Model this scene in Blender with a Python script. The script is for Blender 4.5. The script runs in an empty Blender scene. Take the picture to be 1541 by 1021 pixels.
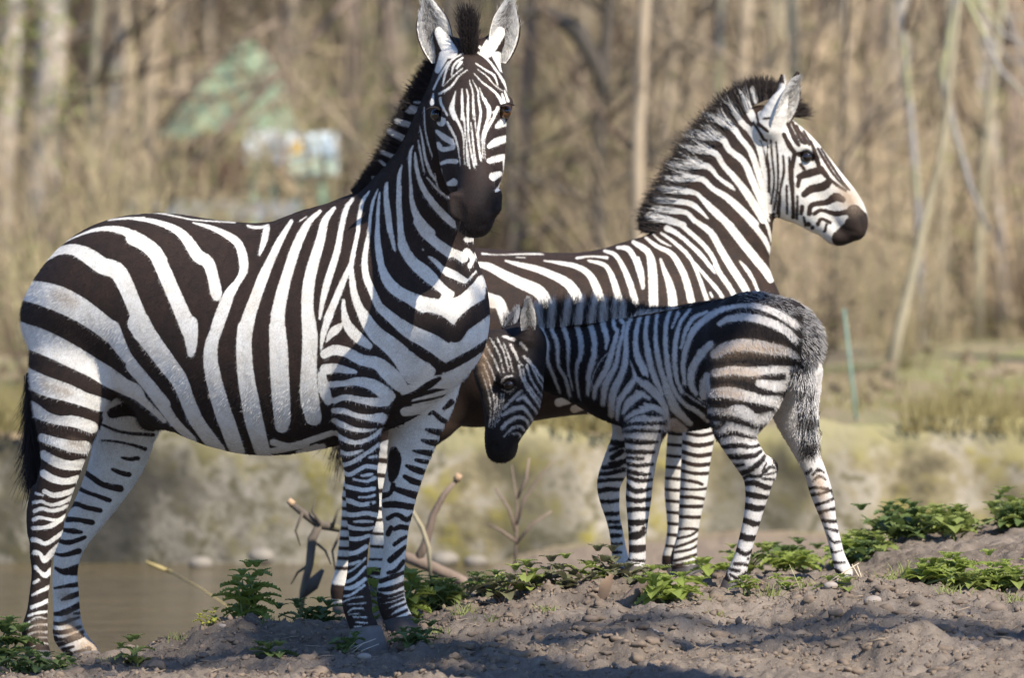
import bpy, bmesh, math, random
import numpy as np
from mathutils import Vector, Matrix

# ---------------------------------------------------------------- camera, light, exposure
D, H, F, HOR = 24.0, 1.5, 12720.0, 175.0      # camera distance and height, focal length in photo pixels, horizon row
scene = bpy.context.scene
cam_d = bpy.data.cameras.new('camera')
cam_d.lens = 36.0 * F / 1541.0
cam_d.sensor_width = 36.0
cam_d.shift_y = -(510.5 - HOR) / 1541.0
cam_d.clip_start, cam_d.clip_end = 1.0, 1500.0
cam_d.dof.use_dof = True
cam_d.dof.focus_distance = 23.95
cam_d.dof.aperture_fstop = 4.0
cam_d.dof.aperture_blades = 9
cam = bpy.data.objects.new('camera', cam_d)
cam.location = (0, -D, H)
cam.rotation_euler = (math.radians(90), 0, 0)
scene.collection.objects.link(cam)
scene.camera = cam

SUN = Vector((0.46, -0.55, 0.70)).normalized()
world = bpy.data.worlds.new('World'); scene.world = world
world.use_nodes = True
wn = world.node_tree.nodes; wn.clear()
sky = wn.new('ShaderNodeTexSky'); sky.sky_type = 'NISHITA'; sky.sun_disc = False
sky.sun_elevation = math.asin(SUN.z); sky.sun_rotation = math.atan2(SUN.x, SUN.y)
sky.ozone_density = 6.0; sky.dust_density = .3
bg = wn.new('ShaderNodeBackground'); bg.inputs['Strength'].default_value = 0.115
wo = wn.new('ShaderNodeOutputWorld')
tint = wn.new('ShaderNodeMix'); tint.data_type = 'RGBA'; tint.blend_type = 'MULTIPLY'; tint.inputs[0].default_value = 1.0; tint.inputs[7].default_value = (.90, .98, 1.12, 1)
world.node_tree.links.new(sky.outputs[0], tint.inputs[6]); world.node_tree.links.new(tint.outputs[2], bg.inputs[0]); world.node_tree.links.new(bg.outputs[0], wo.inputs[0])
sl = bpy.data.lights.new('sun', 'SUN'); sl.energy = 5.0; sl.angle = math.radians(0.5); sl.color = (1.0, 0.94, 0.84)
so = bpy.data.objects.new('sun', sl); so.rotation_euler = SUN.to_track_quat('Z', 'Y').to_euler()
scene.collection.objects.link(so)
scene.view_settings.view_transform = 'Standard'; scene.view_settings.look = 'None'
scene.view_settings.exposure = 0.66; scene.view_settings.gamma = 1.0
scene.cycles.max_bounces = 6; scene.cycles.diffuse_bounces = 3; scene.cycles.transparent_max_bounces = 6
scene.cycles.use_denoising = True; scene.cycles.denoising_prefilter = 'ACCURATE'; scene.cycles.use_adaptive_sampling = False
scene.cycles.sample_clamp_direct = 6.0; scene.cycles.sample_clamp_indirect = 2.0

# ---------------------------------------------------------------- helpers
R = math.radians
rng = np.random.default_rng(7); random.seed(7)
def sc_at(Y): return (D + Y) / F                       # metres per photo pixel at depth Y
def P(px, py, Y): s = sc_at(Y); return Vector(((px - 770.5) * s, Y, H - (py - HOR) * s))
def lnk(o): scene.collection.objects.link(o); return o
def tag(o, label=None, cat=None, group=None, kind=None):
    for k, v in (('label', label), ('category', cat), ('group', group), ('kind', kind)):
        if v: o[k] = v
    return o
def empty(name, loc):
    o = bpy.data.objects.new(name, None); o.location = loc; o.empty_display_size = .1; return lnk(o)
def mesh_obj(name, verts, faces, mat, parent=None, smooth=True, origin=None):
    me = bpy.data.meshes.new(name)
    verts = np.asarray(verts, dtype=np.float32)
    off = np.array(parent.location if parent and parent.type == 'EMPTY' else (parent['o'] if parent else (origin or (0, 0, 0))), dtype=np.float32)
    if isinstance(faces, np.ndarray):
        n, k = faces.shape
        me.vertices.add(len(verts)); me.vertices.foreach_set('co', (verts - off).ravel())
        me.loops.add(n * k); me.loops.foreach_set('vertex_index', faces.ravel().astype(np.int32))
        me.polygons.add(n); me.polygons.foreach_set('loop_start', np.arange(0, n * k, k, dtype=np.int32))
        me.update(calc_edges=True)
    else:
        me.from_pydata([tuple(v) for v in (verts - off)], [], [tuple(f) for f in faces])
    if smooth: me.polygons.foreach_set('use_smooth', np.ones(len(me.polygons), dtype=bool))
    me.update()
    if mat: me.materials.append(mat)
    o = bpy.data.objects.new(name, me); lnk(o)
    if parent: o.parent = parent
    else: o.location = [float(a) for a in off]
    o['o'] = [float(a) for a in off]
    return o
def fattr(o, name, vals, dom='POINT'):
    a = o.data.attributes.new(name, 'FLOAT', dom); a.data.foreach_set('value', np.asarray(vals, dtype=np.float32))
def hairs(name, keys, radius, mat, parent, attrs=None, tip=0.3):
    """keys: (N,K,3) world positions -> one hair curves object"""
    N, K, _ = keys.shape
    cu = bpy.data.hair_curves.new(name); cu.add_curves([K] * N)
    off = np.array(parent.location if parent.type == 'EMPTY' else parent['o'])
    cu.attributes['position'].data.foreach_set('vector', (keys - off).astype(np.float32).ravel())
    prof = np.linspace(1, tip, K)
    rad = (np.broadcast_to(np.asarray(radius, dtype=float).reshape(-1, 1), (N, K)) * prof).astype(np.float32)
    a = cu.attributes.get('radius') or cu.attributes.new('radius', 'FLOAT', 'POINT')
    a.data.foreach_set('value', rad.ravel())
    for k, v in (attrs or {}).items():
        v = np.asarray(v, dtype=np.float32)
        at = cu.attributes.new(k, 'FLOAT', 'CURVE' if v.ndim == 1 else 'POINT'); at.data.foreach_set('value', v.ravel())
    cu.materials.append(mat)
    o = bpy.data.objects.new(name, cu); lnk(o); o.parent = parent; o['o'] = [float(x) for x in off]
    return o

# ---------------------------------------------------------------- node material helper
class NT:
    def __init__(self, name, rough=.8, spec=.3):
        self.m = bpy.data.materials.new(name); self.m.use_nodes = True
        self.t = self.m.node_tree; self.b = self.t.nodes['Principled BSDF']
        self.b.inputs['Roughness'].default_value = rough
        self.b.inputs['Specular IOR Level'].default_value = spec
    def n(self, typ, **kw):
        o = self.t.nodes.new(typ)
        for k, v in kw.items(): setattr(o, k, v)
        return o
    def put(self, sock, v):
        if hasattr(v, 'links') or isinstance(v, bpy.types.NodeSocket): self.t.links.new(v, sock)
        else:
            if isinstance(v, (tuple, list)) and len(v) == 3 and sock.type == 'RGBA': v = (*v, 1)
            sock.default_value = v
    def coord(self, scale=(1, 1, 1), obj=True):
        c = self.n('ShaderNodeTexCoord'); mp = self.n('ShaderNodeMapping'); mp.inputs['Scale'].default_value = scale
        self.t.links.new(c.outputs['Object' if obj else 'Generated'], mp.inputs[0]); return mp.outputs[0]
    def noise(self, sc, det=3, rough=.55, vec=None, out=0, dist=0):
        o = self.n('ShaderNodeTexNoise'); o.inputs['Scale'].default_value = sc; o.inputs['Detail'].default_value = det
        o.inputs['Roughness'].default_value = rough; o.inputs['Distortion'].default_value = dist
        self.t.links.new(vec if vec else self.coord(), o.inputs['Vector']); return o.outputs[out]
    def ramp(self, fac, stops, interp='LINEAR'):
        o = self.n('ShaderNodeValToRGB'); o.color_ramp.interpolation = interp
        e = o.color_ramp.elements
        while len(e) < len(stops): e.new(.5)
        for q, (p, c) in zip(e, stops):
            q.position = p; q.color = (*c, 1) if len(c) == 3 else c
        self.put(o.inputs[0], fac); return o.outputs[0]
    def mix(self, fac, a, b, mode='MIX'):
        o = self.n('ShaderNodeMix', data_type='RGBA', blend_type=mode)
        self.put(o.inputs[0], fac); self.put(o.inputs[6], a); self.put(o.inputs[7], b); return o.outputs[2]
    def math(self, op, a, b=0.0, c=0.0, clamp=False):
        o = self.n('ShaderNodeMath', operation=op, use_clamp=clamp)
        for i, v in enumerate((a, b, c)): self.put(o.inputs[i], v)
        return o.outputs[0]
    def mr(self, v, a, b, c=0.0, d=1.0, smooth=False):
        o = self.n('ShaderNodeMapRange'); o.interpolation_type = 'SMOOTHSTEP' if smooth else 'LINEAR'
        for i, x in enumerate((v, a, b, c, d)): self.put(o.inputs[i], x)
        return o.outputs[0]
    def attr(self, name, out=2):
        o = self.n('ShaderNodeAttribute'); o.attribute_name = name; return o.outputs[out]
    def bump(self, h, strength=.3, dist=.01):
        o = self.n('ShaderNodeBump'); o.inputs['Strength'].default_value = strength; o.inputs['Distance'].default_value = dist
        self.put(o.inputs['Height'], h); self.put(self.b.inputs['Normal'], o.outputs[0])
    def col(self, v): self.put(self.b.inputs['Base Color'], v); return self
    def rnd(self): return self.n('ShaderNodeObjectInfo').outputs['Random']

def coat(name, black, white, tan=(.36, .265, .18), edge=1.1, fuzz=1.7, bump=.25):
    t = NT(name, .75, .22)
    nz = t.noise(330, 2); nz2 = t.noise(90, 2)
    s = t.math('ADD', t.attr('stripe'), t.math('MULTIPLY', t.math('SUBTRACT', nz, .5), fuzz * 1.6))
    s = t.math('ADD', s, t.math('MULTIPLY', t.math('SUBTRACT', nz2, .5), fuzz))
    f = t.mr(s, -edge, edge, smooth=True)
    v1 = t.noise(24, 4, .6)
    v2 = t.noise(420, 2, .6, vec=t.coord((1, 1, .45)))
    wv = t.mix(t.mr(v1, .35, .75), white, tuple(c * k for c, k in zip(white, (.80, .76, .70))))
    wv = t.mix(t.math('MULTIPLY', t.attr('tan'), 1, clamp=True), wv, tan)
    wv = t.mix(1.0, wv, t.ramp(v2, [(.3, (.70, .69, .68)), (.62, (1, 1, 1))]), 'MULTIPLY')
    bv = t.mix(t.mr(v1, .3, .7), black, tuple(c * k for c, k in zip(black, (1.7, 1.45, 1.3))))
    bv = t.mix(t.math('MULTIPLY', t.attr('tan'), .35, clamp=True), bv, tan)
    bv = t.mix(1.0, bv, t.ramp(v2, [(.3, (.55, .55, .55)), (.65, (1.25, 1.22, 1.2))]), 'MULTIPLY')
    cc = t.mix(f, wv, bv); t.col(t.mix(t.math('MULTIPLY', t.attr('dark'), .8, clamp=True), cc, (.008, .007, .0065)))
    t.bump(t.math('ADD', v2, t.math('MULTIPLY', v1, .6)), bump * .7, .003)
    return t.m
def hair_mat(name, black, white, edge=2.0, fuzz=3.0):
    t = NT(name, .6, .25)
    f = t.mr(t.attr('stripe'), -edge, edge, smooth=True)
    v = t.n('ShaderNodeHairInfo').outputs['Random']
    w = t.mix(v, white, tuple(c * .7 for c in white)); b = t.mix(v, black, tuple(c * 2.0 for c in black))
    t.col(t.mix(f, w, b)); return t.m
def plain(name, c, rough=.6, spec=.4, nz=30, amt=.35, bump=0.0):
    t = NT(name, rough, spec); n = t.noise(nz, 4)
    t.col(t.mix(n, tuple(x * (1 - amt) for x in c), tuple(x * (1 + amt) for x in c)))
    if bump: t.bump(n, bump, .01)
    return t.m

BLK, WHT = (.020, .0135, .0108), (.80, .765, .70)
M_COAT = coat('zebra_coat', BLK, WHT)
M_COAT2 = coat('pale_zebra_coat', (.024, .016, .012), (.74, .70, .63))
M_FOAL = coat('foal_coat', (.012, .009, .008), (.66, .62, .58), tan=(.46, .31, .19), edge=1.6, fuzz=4.0)
M_MANE = hair_mat('mane_hair', (.014, .010, .009), (.72, .69, .66))
M_MANE2 = hair_mat('pale_mane_hair', (.022, .016, .013), (.74, .70, .65))
M_FOALHAIR = hair_mat('foal_hair', (.014, .011, .010), (.74, .69, .64))
M_COATHAIR = hair_mat('coat_hair', (.017, .012, .010), (.80, .77, .73), 1.5)
M_EARHAIR = hair_mat('ear_hair', (.10, .085, .075), (.82, .78, .72))
M_EYE = NT('eye_dark', .06, .7).col((.012, .008, .006)).m
M_EYE_AMBER = NT('eye_amber', .08, .7).col((.10, .045, .015)).m
M_LID = plain('eyelid_skin', (.02, .016, .015), .5, .4)
M_HOOF = plain('horn_hoof', (.13, .112, .10), .55, .35, 60, .4, .2)
M_HOOF_D = plain('dark_hoof', (.05, .042, .04), .6, .35, 60, .4, .2)
# ---------------------------------------------------------------- animal bodies: blended limbs -> one continuous skin
import openvdb
def strokes(txt, ox, oy, s, add=0.0):
    out = []
    for part in txt.split(';'):
        pts = [tuple(float(v) for v in q.split(',')) for q in part.split()]
        if pts:
            a = np.array([(ox + x / s, oy + y / s, w / s + add) for x, y, w in pts])
            if len(a) > 2: a = catmull(a, 3); a[:, 2] = np.maximum(a[:, 2], .5)
            out.append(a)
    return out
def paint(u, v, base, jobs, lim=10.0):
    """signed stripe field (+ black, - white), in units of about 2 mm, from stripes drawn on the animal's side plane"""
    val = np.full(len(u), float(base) * lim)
    for colr, lst in jobs:
        for st in lst:
            m = st[:, 2].max() / 2 + lim
            ix = np.nonzero((u > st[:, 0].min() - m) & (u < st[:, 0].max() + m) & (v > st[:, 1].min() - m) & (v < st[:, 1].max() + m))[0]
            if not len(ix): continue
            uu, vv = u[ix], v[ix]; d = np.full(len(ix), 1e9)
            if len(st) == 1: st = np.vstack([st, st + [.1, 0, 0]])
            for a, b in zip(st[:-1], st[1:]):
                ex, ey = b[0] - a[0], b[1] - a[1]
                t = np.clip(((uu - a[0]) * ex + (vv - a[1]) * ey) / (ex * ex + ey * ey + 1e-9), 0, 1)
                d = np.minimum(d, np.hypot(uu - a[0] - t * ex, vv - a[1] - t * ey) - (a[2] + t * (b[2] - a[2])) / 2)
            d = np.clip(d, -lim, lim)
            val[ix] = np.minimum(val[ix], d) if colr == 'W' else np.maximum(val[ix], -d)
    return val
def catmull(p, n):
    p = np.asarray(p, dtype=float); q = np.vstack([2 * p[0] - p[1], p, 2 * p[-1] - p[-2]]); out = []
    for i in range(1, len(q) - 2):
        for t in np.arange(n) / n:
            a, b, c, d = q[i - 1:i + 3]
            out.append(.5 * (2 * b + (c - a) * t + (2 * a - 5 * b + 4 * c - d) * t * t + (3 * b - a - 3 * c + d) * t ** 3))
    out.append(p[-1]); return np.array(out)
class Body:
    def __init__(self, h, L):
        self.h = h; self.L = np.array(L) / np.linalg.norm(L); self.ch = []; self.yref = {}
    def chain(self, lay, pts, k=.03, n=3, L=None, cut=False, lat=1.0):
        """pts: px, py, Y, radius across the spine in the picture, radius along L (photo px)"""
        w = []
        for p in pts:
            px, py, Y, rv = p[:4]; rl = p[4] if len(p) > 4 else rv * lat
            s = sc_at(Y); w.append((*P(px, py, Y), rv * s, rl * s))
        w = np.array(w)
        if len(w) == 1: w = np.vstack([w, w + [0, 0, 1e-4, 0, 0]]); c = w
        else: c = catmull(w, n); c[:, 3:] = np.maximum(c[:, 3:], .002)
        self.ch.append((lay, c, k, self.L if L is None else np.array(L) / np.linalg.norm(L), cut))
        if not cut: self.yref.setdefault(lay, []).append(np.mean([p[2] for p in pts]))
    def build(self):
        h = self.h
        lo = np.min([(c[:, :3] - c[:, 3:].max(1)[:, None]).min(0) for _, c, _, _, _ in self.ch], 0) - 3 * h
        hi = np.max([(c[:, :3] + c[:, 3:].max(1)[:, None]).max(0) for _, c, _, _, _ in self.ch], 0) + 3 * h
        n = np.ceil((hi - lo) / h).astype(int) + 1
        G = np.full(n, .2, np.float32); lab = np.zeros(n, np.int16)
        ax = [lo[i] + np.arange(n[i]) * h for i in range(3)]
        self.lays = []; self.dirs = [(0, 0, -1)]; seglay = [0]
        for lay, c, k, L, cut in self.ch:
            if lay not in self.lays: self.lays.append(lay)
            li = self.lays.index(lay)
            pad = k + 2 * h
            cl = np.clip(((c[:, :3] - c[:, 3:].max(1)[:, None]).min(0) - pad - lo) / h, 0, n - 1).astype(int)
            chh = np.clip(((c[:, :3] + c[:, 3:].max(1)[:, None]).max(0) + pad - lo) / h + 1, 1, n).astype(int)
            C = np.full(chh - cl, .2, np.float32); CL = np.zeros(chh - cl, np.int16)
            for a, b in zip(c[:-1], c[1:]):
                rm = max(a[3:].max(), b[3:].max()) + pad
                sl = np.maximum(((np.minimum(a[:3], b[:3]) - rm - lo) / h).astype(int), cl)
                sh = np.minimum(((np.maximum(a[:3], b[:3]) + rm - lo) / h).astype(int) + 1, chh)
                if (sh <= sl).any(): continue
                X = ax[0][sl[0]:sh[0]].astype(np.float32)[:, None, None]; Yy = ax[1][sl[1]:sh[1]].astype(np.float32)[None, :, None]; Z = ax[2][sl[2]:sh[2]].astype(np.float32)[None, None, :]
                d = b[:3] - a[:3]; dl = d @ d + 1e-12
                l = L - d * (L @ d) / dl; ln = np.linalg.norm(l); l = l / ln if ln > .05 else np.array((0, 1., 0))
                t = np.clip(((X - a[0]) * d[0] + (Yy - a[1]) * d[1] + (Z - a[2]) * d[2]) / dl, 0, 1)
                qx, qy, qz = X - a[0] - t * d[0], Yy - a[1] - t * d[1], Z - a[2] - t * d[2]
                ql = (qx * l[0] + qy * l[1] + qz * l[2]) ** 2
                qr = np.maximum(qx * qx + qy * qy + qz * qz - ql, 0)
                rv = a[3] + t * (b[3] - a[3]); rl = a[4] + t * (b[4] - a[4])
                k0 = np.sqrt(qr / rv ** 2 + ql / rl ** 2); k1 = np.sqrt(qr / rv ** 4 + ql / rl ** 4)
                f = (k0 * (k0 - 1) / np.maximum(k1, 1e-4)).astype(np.float32)
                o = tuple(slice(sl[i] - cl[i], sh[i] - cl[i]) for i in range(3))
                seg = len(self.dirs); self.dirs.append(d / math.sqrt(dl)); seglay.append(li)
                m = f < C[o]; CL[o] = np.where(m, seg, CL[o]); C[o] = np.where(m, f, C[o])
            o = tuple(slice(cl[i], chh[i]) for i in range(3)); g = G[o]
            if cut:
                q = -C; hh = np.maximum(k - np.abs(g - q), 0) / k; G[o] = np.maximum(g, q) + hh * hh * k / 4
            else:
                lab[o] = np.where(C < g, CL, lab[o])
                hh = np.maximum(k - np.abs(g - C), 0) / k; G[o] = np.minimum(g, C) - hh * hh * k / 4
        gr = openvdb.FloatGrid(.2); gr.copyFromArray(G)
        pts, quads = gr.convertToQuads(0.0)
        V = pts * h + lo; iv = np.clip(np.rint(pts).astype(int), 0, n - 1)
        sg = lab[iv[:, 0], iv[:, 1], iv[:, 2]]
        self.V, self.Q = V, quads[:, ::-1].astype(np.int32)
        self.seg = sg; self.vl = np.array(seglay)[sg]; self.vdir = np.array(self.dirs)[sg]
        a = V[self.Q]; fn = np.cross(a[:, 2] - a[:, 0], a[:, 3] - a[:, 1])
        if (fn * (a.mean(1) - V.mean(0))).sum() < 0: self.Q = self.Q[:, ::-1].copy(); fn = -fn
        self.fa = np.linalg.norm(fn, axis=1) / 2; self.fn = fn / np.maximum(2 * self.fa, 1e-12)[:, None]
        nv = np.zeros_like(V); [np.add.at(nv, self.Q[:, i], fn) for i in range(4)]
        self.N = nv / np.maximum(np.linalg.norm(nv, axis=1), 1e-12)[:, None]
    def uv(self, lay, V):
        s = sc_at(np.mean(self.yref[lay])); return 770.5 + V[:, 0] / s, HOR + (H - V[:, 2]) / s
    def field(self, V, vl, layers):
        out = np.zeros(len(V))
        for i, lay in enumerate(self.lays):
            ix = np.nonzero(vl == i)[0]
            if not len(ix): continue
            base, jobs = layers[lay]; u, v = self.uv(lay, V[ix]); out[ix] = paint(u, v, base, jobs)
        return out
    def tanfield(self, V, lst, soft=10.0):
        u, v = self.uv(self.lays[0], V)
        return np.clip(.5 - paint(u, v, 1, [('W', lst)], soft) / soft * .5, 0, 1) if lst else np.zeros(len(V))
    def scatter(self, n, wgt, seed=1):
        r = np.random.default_rng(seed); w = wgt[self.Q].mean(1) * self.fa; w /= w.sum()
        f = r.choice(len(w), n, p=w); a, b = r.random((2, n, 1)); q = self.V[self.Q[f]]
        p = (1 - b) * ((1 - a) * q[:, 0] + a * q[:, 1]) + b * ((1 - a) * q[:, 3] + a * q[:, 2])
        vi = self.Q[f, 0]
        return p, self.N[vi], self.vdir[vi], self.vl[vi], vi

def ball(name, c, r, mat, parent, stretch=(1, 1, 1)):
    bm = bmesh.new(); bmesh.ops.create_uvsphere(bm, u_segments=20, v_segments=12, radius=1)
    V = np.array([v.co for v in bm.verts]) * np.array(stretch) * r + np.array(c)
    Fc = [[v.index for v in f.verts] for f in bm.faces]; bm.free()
    return mesh_obj(name, V, Fc, mat, parent)
def hoof(parent, top, bot, rt, rb, mat, toe=(0, -1)):
    """horn hoof: slanted, widening to the ground, with a rounded toe"""
    V, Fc = [], []; n = 20; rows = [(0, rt), (.08, rt * 1.05), (.55, (rt + rb) / 2 * 1.02), (.93, rb), (1, rb * .96)]
    top, bot = np.array(top), np.array(bot)
    for t, r in rows:
        c = top + (bot - top) * t
        for i in range(n):
            a = 2 * math.pi * i / n; e = 1 + .12 * max(0, math.cos(a)) * t
            tx, ty = toe; dx, dy = math.cos(a) * tx - math.sin(a) * ty, math.cos(a) * ty + math.sin(a) * tx
            V.append((c[0] + dx * r * e, c[1] + dy * r * e, c[2] + (.008 * math.cos(a) if t < .1 else 0)))
    for j in range(len(rows) - 1):
        for i in range(n): Fc.append((j * n + i, (j + 1) * n + i, (j + 1) * n + (i + 1) % n, j * n + (i + 1) % n))
    Fc.append(tuple(range(n))[::-1]); Fc.append(tuple(range((len(rows) - 1) * n, len(rows) * n)))
    return mesh_obj('hoof', V, Fc, mat, parent)
def ear(parent, base, tip, hw, face, mat, cup=.55, inner=1.0, dark_tip=.0, nh=1500, seed=1, haired=True, prof=None):
    """cupped leaf shaped ear, open towards 'face'"""
    base, tip, face = Vector(base), Vector(tip), Vector(face).normalized()
    ax = (tip - base); Ln = ax.length; ax.normalize(); face = (face - ax * face.dot(ax)).normalized(); sd = ax.cross(face)
    nt, ns = 22, 15; V = []; S = []; side = []
    wid = lambda t: hw * (np.interp(t, *prof) if prof else max(.06, (math.sin(math.pi * min(1, t * .80 + .17)) ** .75) * (1.0 - .30 * max(0, t - .6) / .4)))
    def pt(t, s, off):
        w = wid(t); a = s * 1.25
        return base + ax * (Ln * t) + sd * (w * math.sin(a) / math.sin(1.25)) + face * (w * cup * (1 - math.cos(a)) / (1 - math.cos(1.25)) * (1 - .5 * t) - off)
    for off, sg in ((0, 1), (.004, -1)):
        for i in range(nt):
            for j in range(ns):
                t, s = i / (nt - 1), 2 * j / (ns - 1) - 1
                V.append(pt(t, s, off * (1 - abs(s) ** 4 * .8))); 
                edge = (abs(s) - .86) * 22; tp = (t - (1 - dark_tip)) * 40 if dark_tip else -9
                S.append(max(-8, min(8, max(edge, tp))) if sg > 0 else max(-8 + 16 * (math.sin(t * 9 + 2) > .4) * inner, tp))
    Fc = []; N = nt * ns
    for i in range(nt - 1):
        for j in range(ns - 1):
            a = i * ns + j; Fc.append((a, a + 1, a + ns + 1, a + ns)); Fc.append((N + a, N + a + ns, N + a + ns + 1, N + a + 1))
    for i in range(nt - 1):
        for j in (0, ns - 1): a = i * ns + j; Fc.append((a, a + ns, N + a + ns, N + a))
    o = mesh_obj('ear', V, Fc, mat, parent); fattr(o, 'stripe', S); fattr(o, 'tan', np.zeros(len(V)))
    if haired:
        r = np.random.default_rng(seed); K = []; St = []
        for _ in range(nh):
            t, s = r.random() ** .8 * .9, r.uniform(-.8, .8)
            p = pt(t, s, -.001); up = ax * r.uniform(.2, 1) - sd * (s * .8) + face * r.uniform(.2, .7) + sd * r.normal(0, .3)
            l = r.uniform(.008, .022); up.normalize(); K.append([p, p + up * l * .5, p + (up + ax * .2) * l]); St.append(-3 if abs(s + .1) > .42 or t < .25 or r.random() < .3 else r.uniform(0, 4))
        hairs('ear_fur', np.array(K), .0006, M_EARHAIR, o, {'stripe': np.array(St)})
    return o
def tuft(name, parent, mat, line, side, n, ln, out_dir, field=None, spread=.012, jit=.25, rad=.0008, seed=3, lean=None, const=None, K=5, vary=.72):
    """hair standing along a crest line: line = list of world points, out_dir = one or per-point direction"""
    r = np.random.default_rng(seed); line = np.array(line, dtype=float); od = np.array(out_dir, dtype=float)
    if od.ndim == 1: od = np.broadcast_to(od, line.shape)
    ln = np.broadcast_to(np.asarray(ln, dtype=float), (len(line),))
    seg = np.linalg.norm(np.diff(line, axis=0), axis=1); cum = np.concatenate([[0], np.cumsum(seg)])
    t = r.random(n) * cum[-1]
    itp = lambda A: np.stack([np.interp(t, cum, A[:, i]) for i in range(3)], 1)
    p = itp(line); d = itp(od); l = np.interp(t, cum, ln) * r.uniform(vary, 1.1, n)
    side = np.array(side, dtype=float); p = p + side * r.normal(0, spread, (n, 1))
    cl = np.sin(t * 260) * .35                                    # clumping
    tg = itp(np.gradient(line, axis=0)); tg /= np.linalg.norm(tg, axis=1)[:, None]
    d = d / np.linalg.norm(d, axis=1)[:, None] + r.normal(0, jit, (n, 3)) + tg * (cl * jit)[:, None]
    d /= np.linalg.norm(d, axis=1)[:, None]
    bend = r.normal(0, .12, (n, 3)) + (0 if lean is None else np.array(lean))
    k = np.linspace(0, 1, K)
    keys = p[:, None] + d[:, None] * (l[:, None] * k)[..., None] + bend[:, None] * (l[:, None] * k ** 2)[..., None]
    st = field(keys.reshape(-1, 3)).reshape(n, K) if field else np.full((n, K), 5.0 if const is None else const)
    return hairs(name, keys, rad, mat, parent, {'stripe': st})
def animal(name, label, group, B, layers, mat, base, tan=(), dark=(), muzz=()):
    root = empty(name, base); tag(root, label, 'zebra', group)
    B.build()
    o = mesh_obj('body', B.V, B.Q, mat, root)
    B.stripe = B.field(B.V, B.vl, layers); fattr(o, 'stripe', B.stripe); fattr(o, 'tan', B.tanfield(B.V, list(tan)))
    fattr(o, 'dark', np.maximum(B.tanfield(B.V, list(dark), 6.0), .42 * B.tanfield(B.V, list(muzz), 14.0)))
    return root, o

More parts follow.
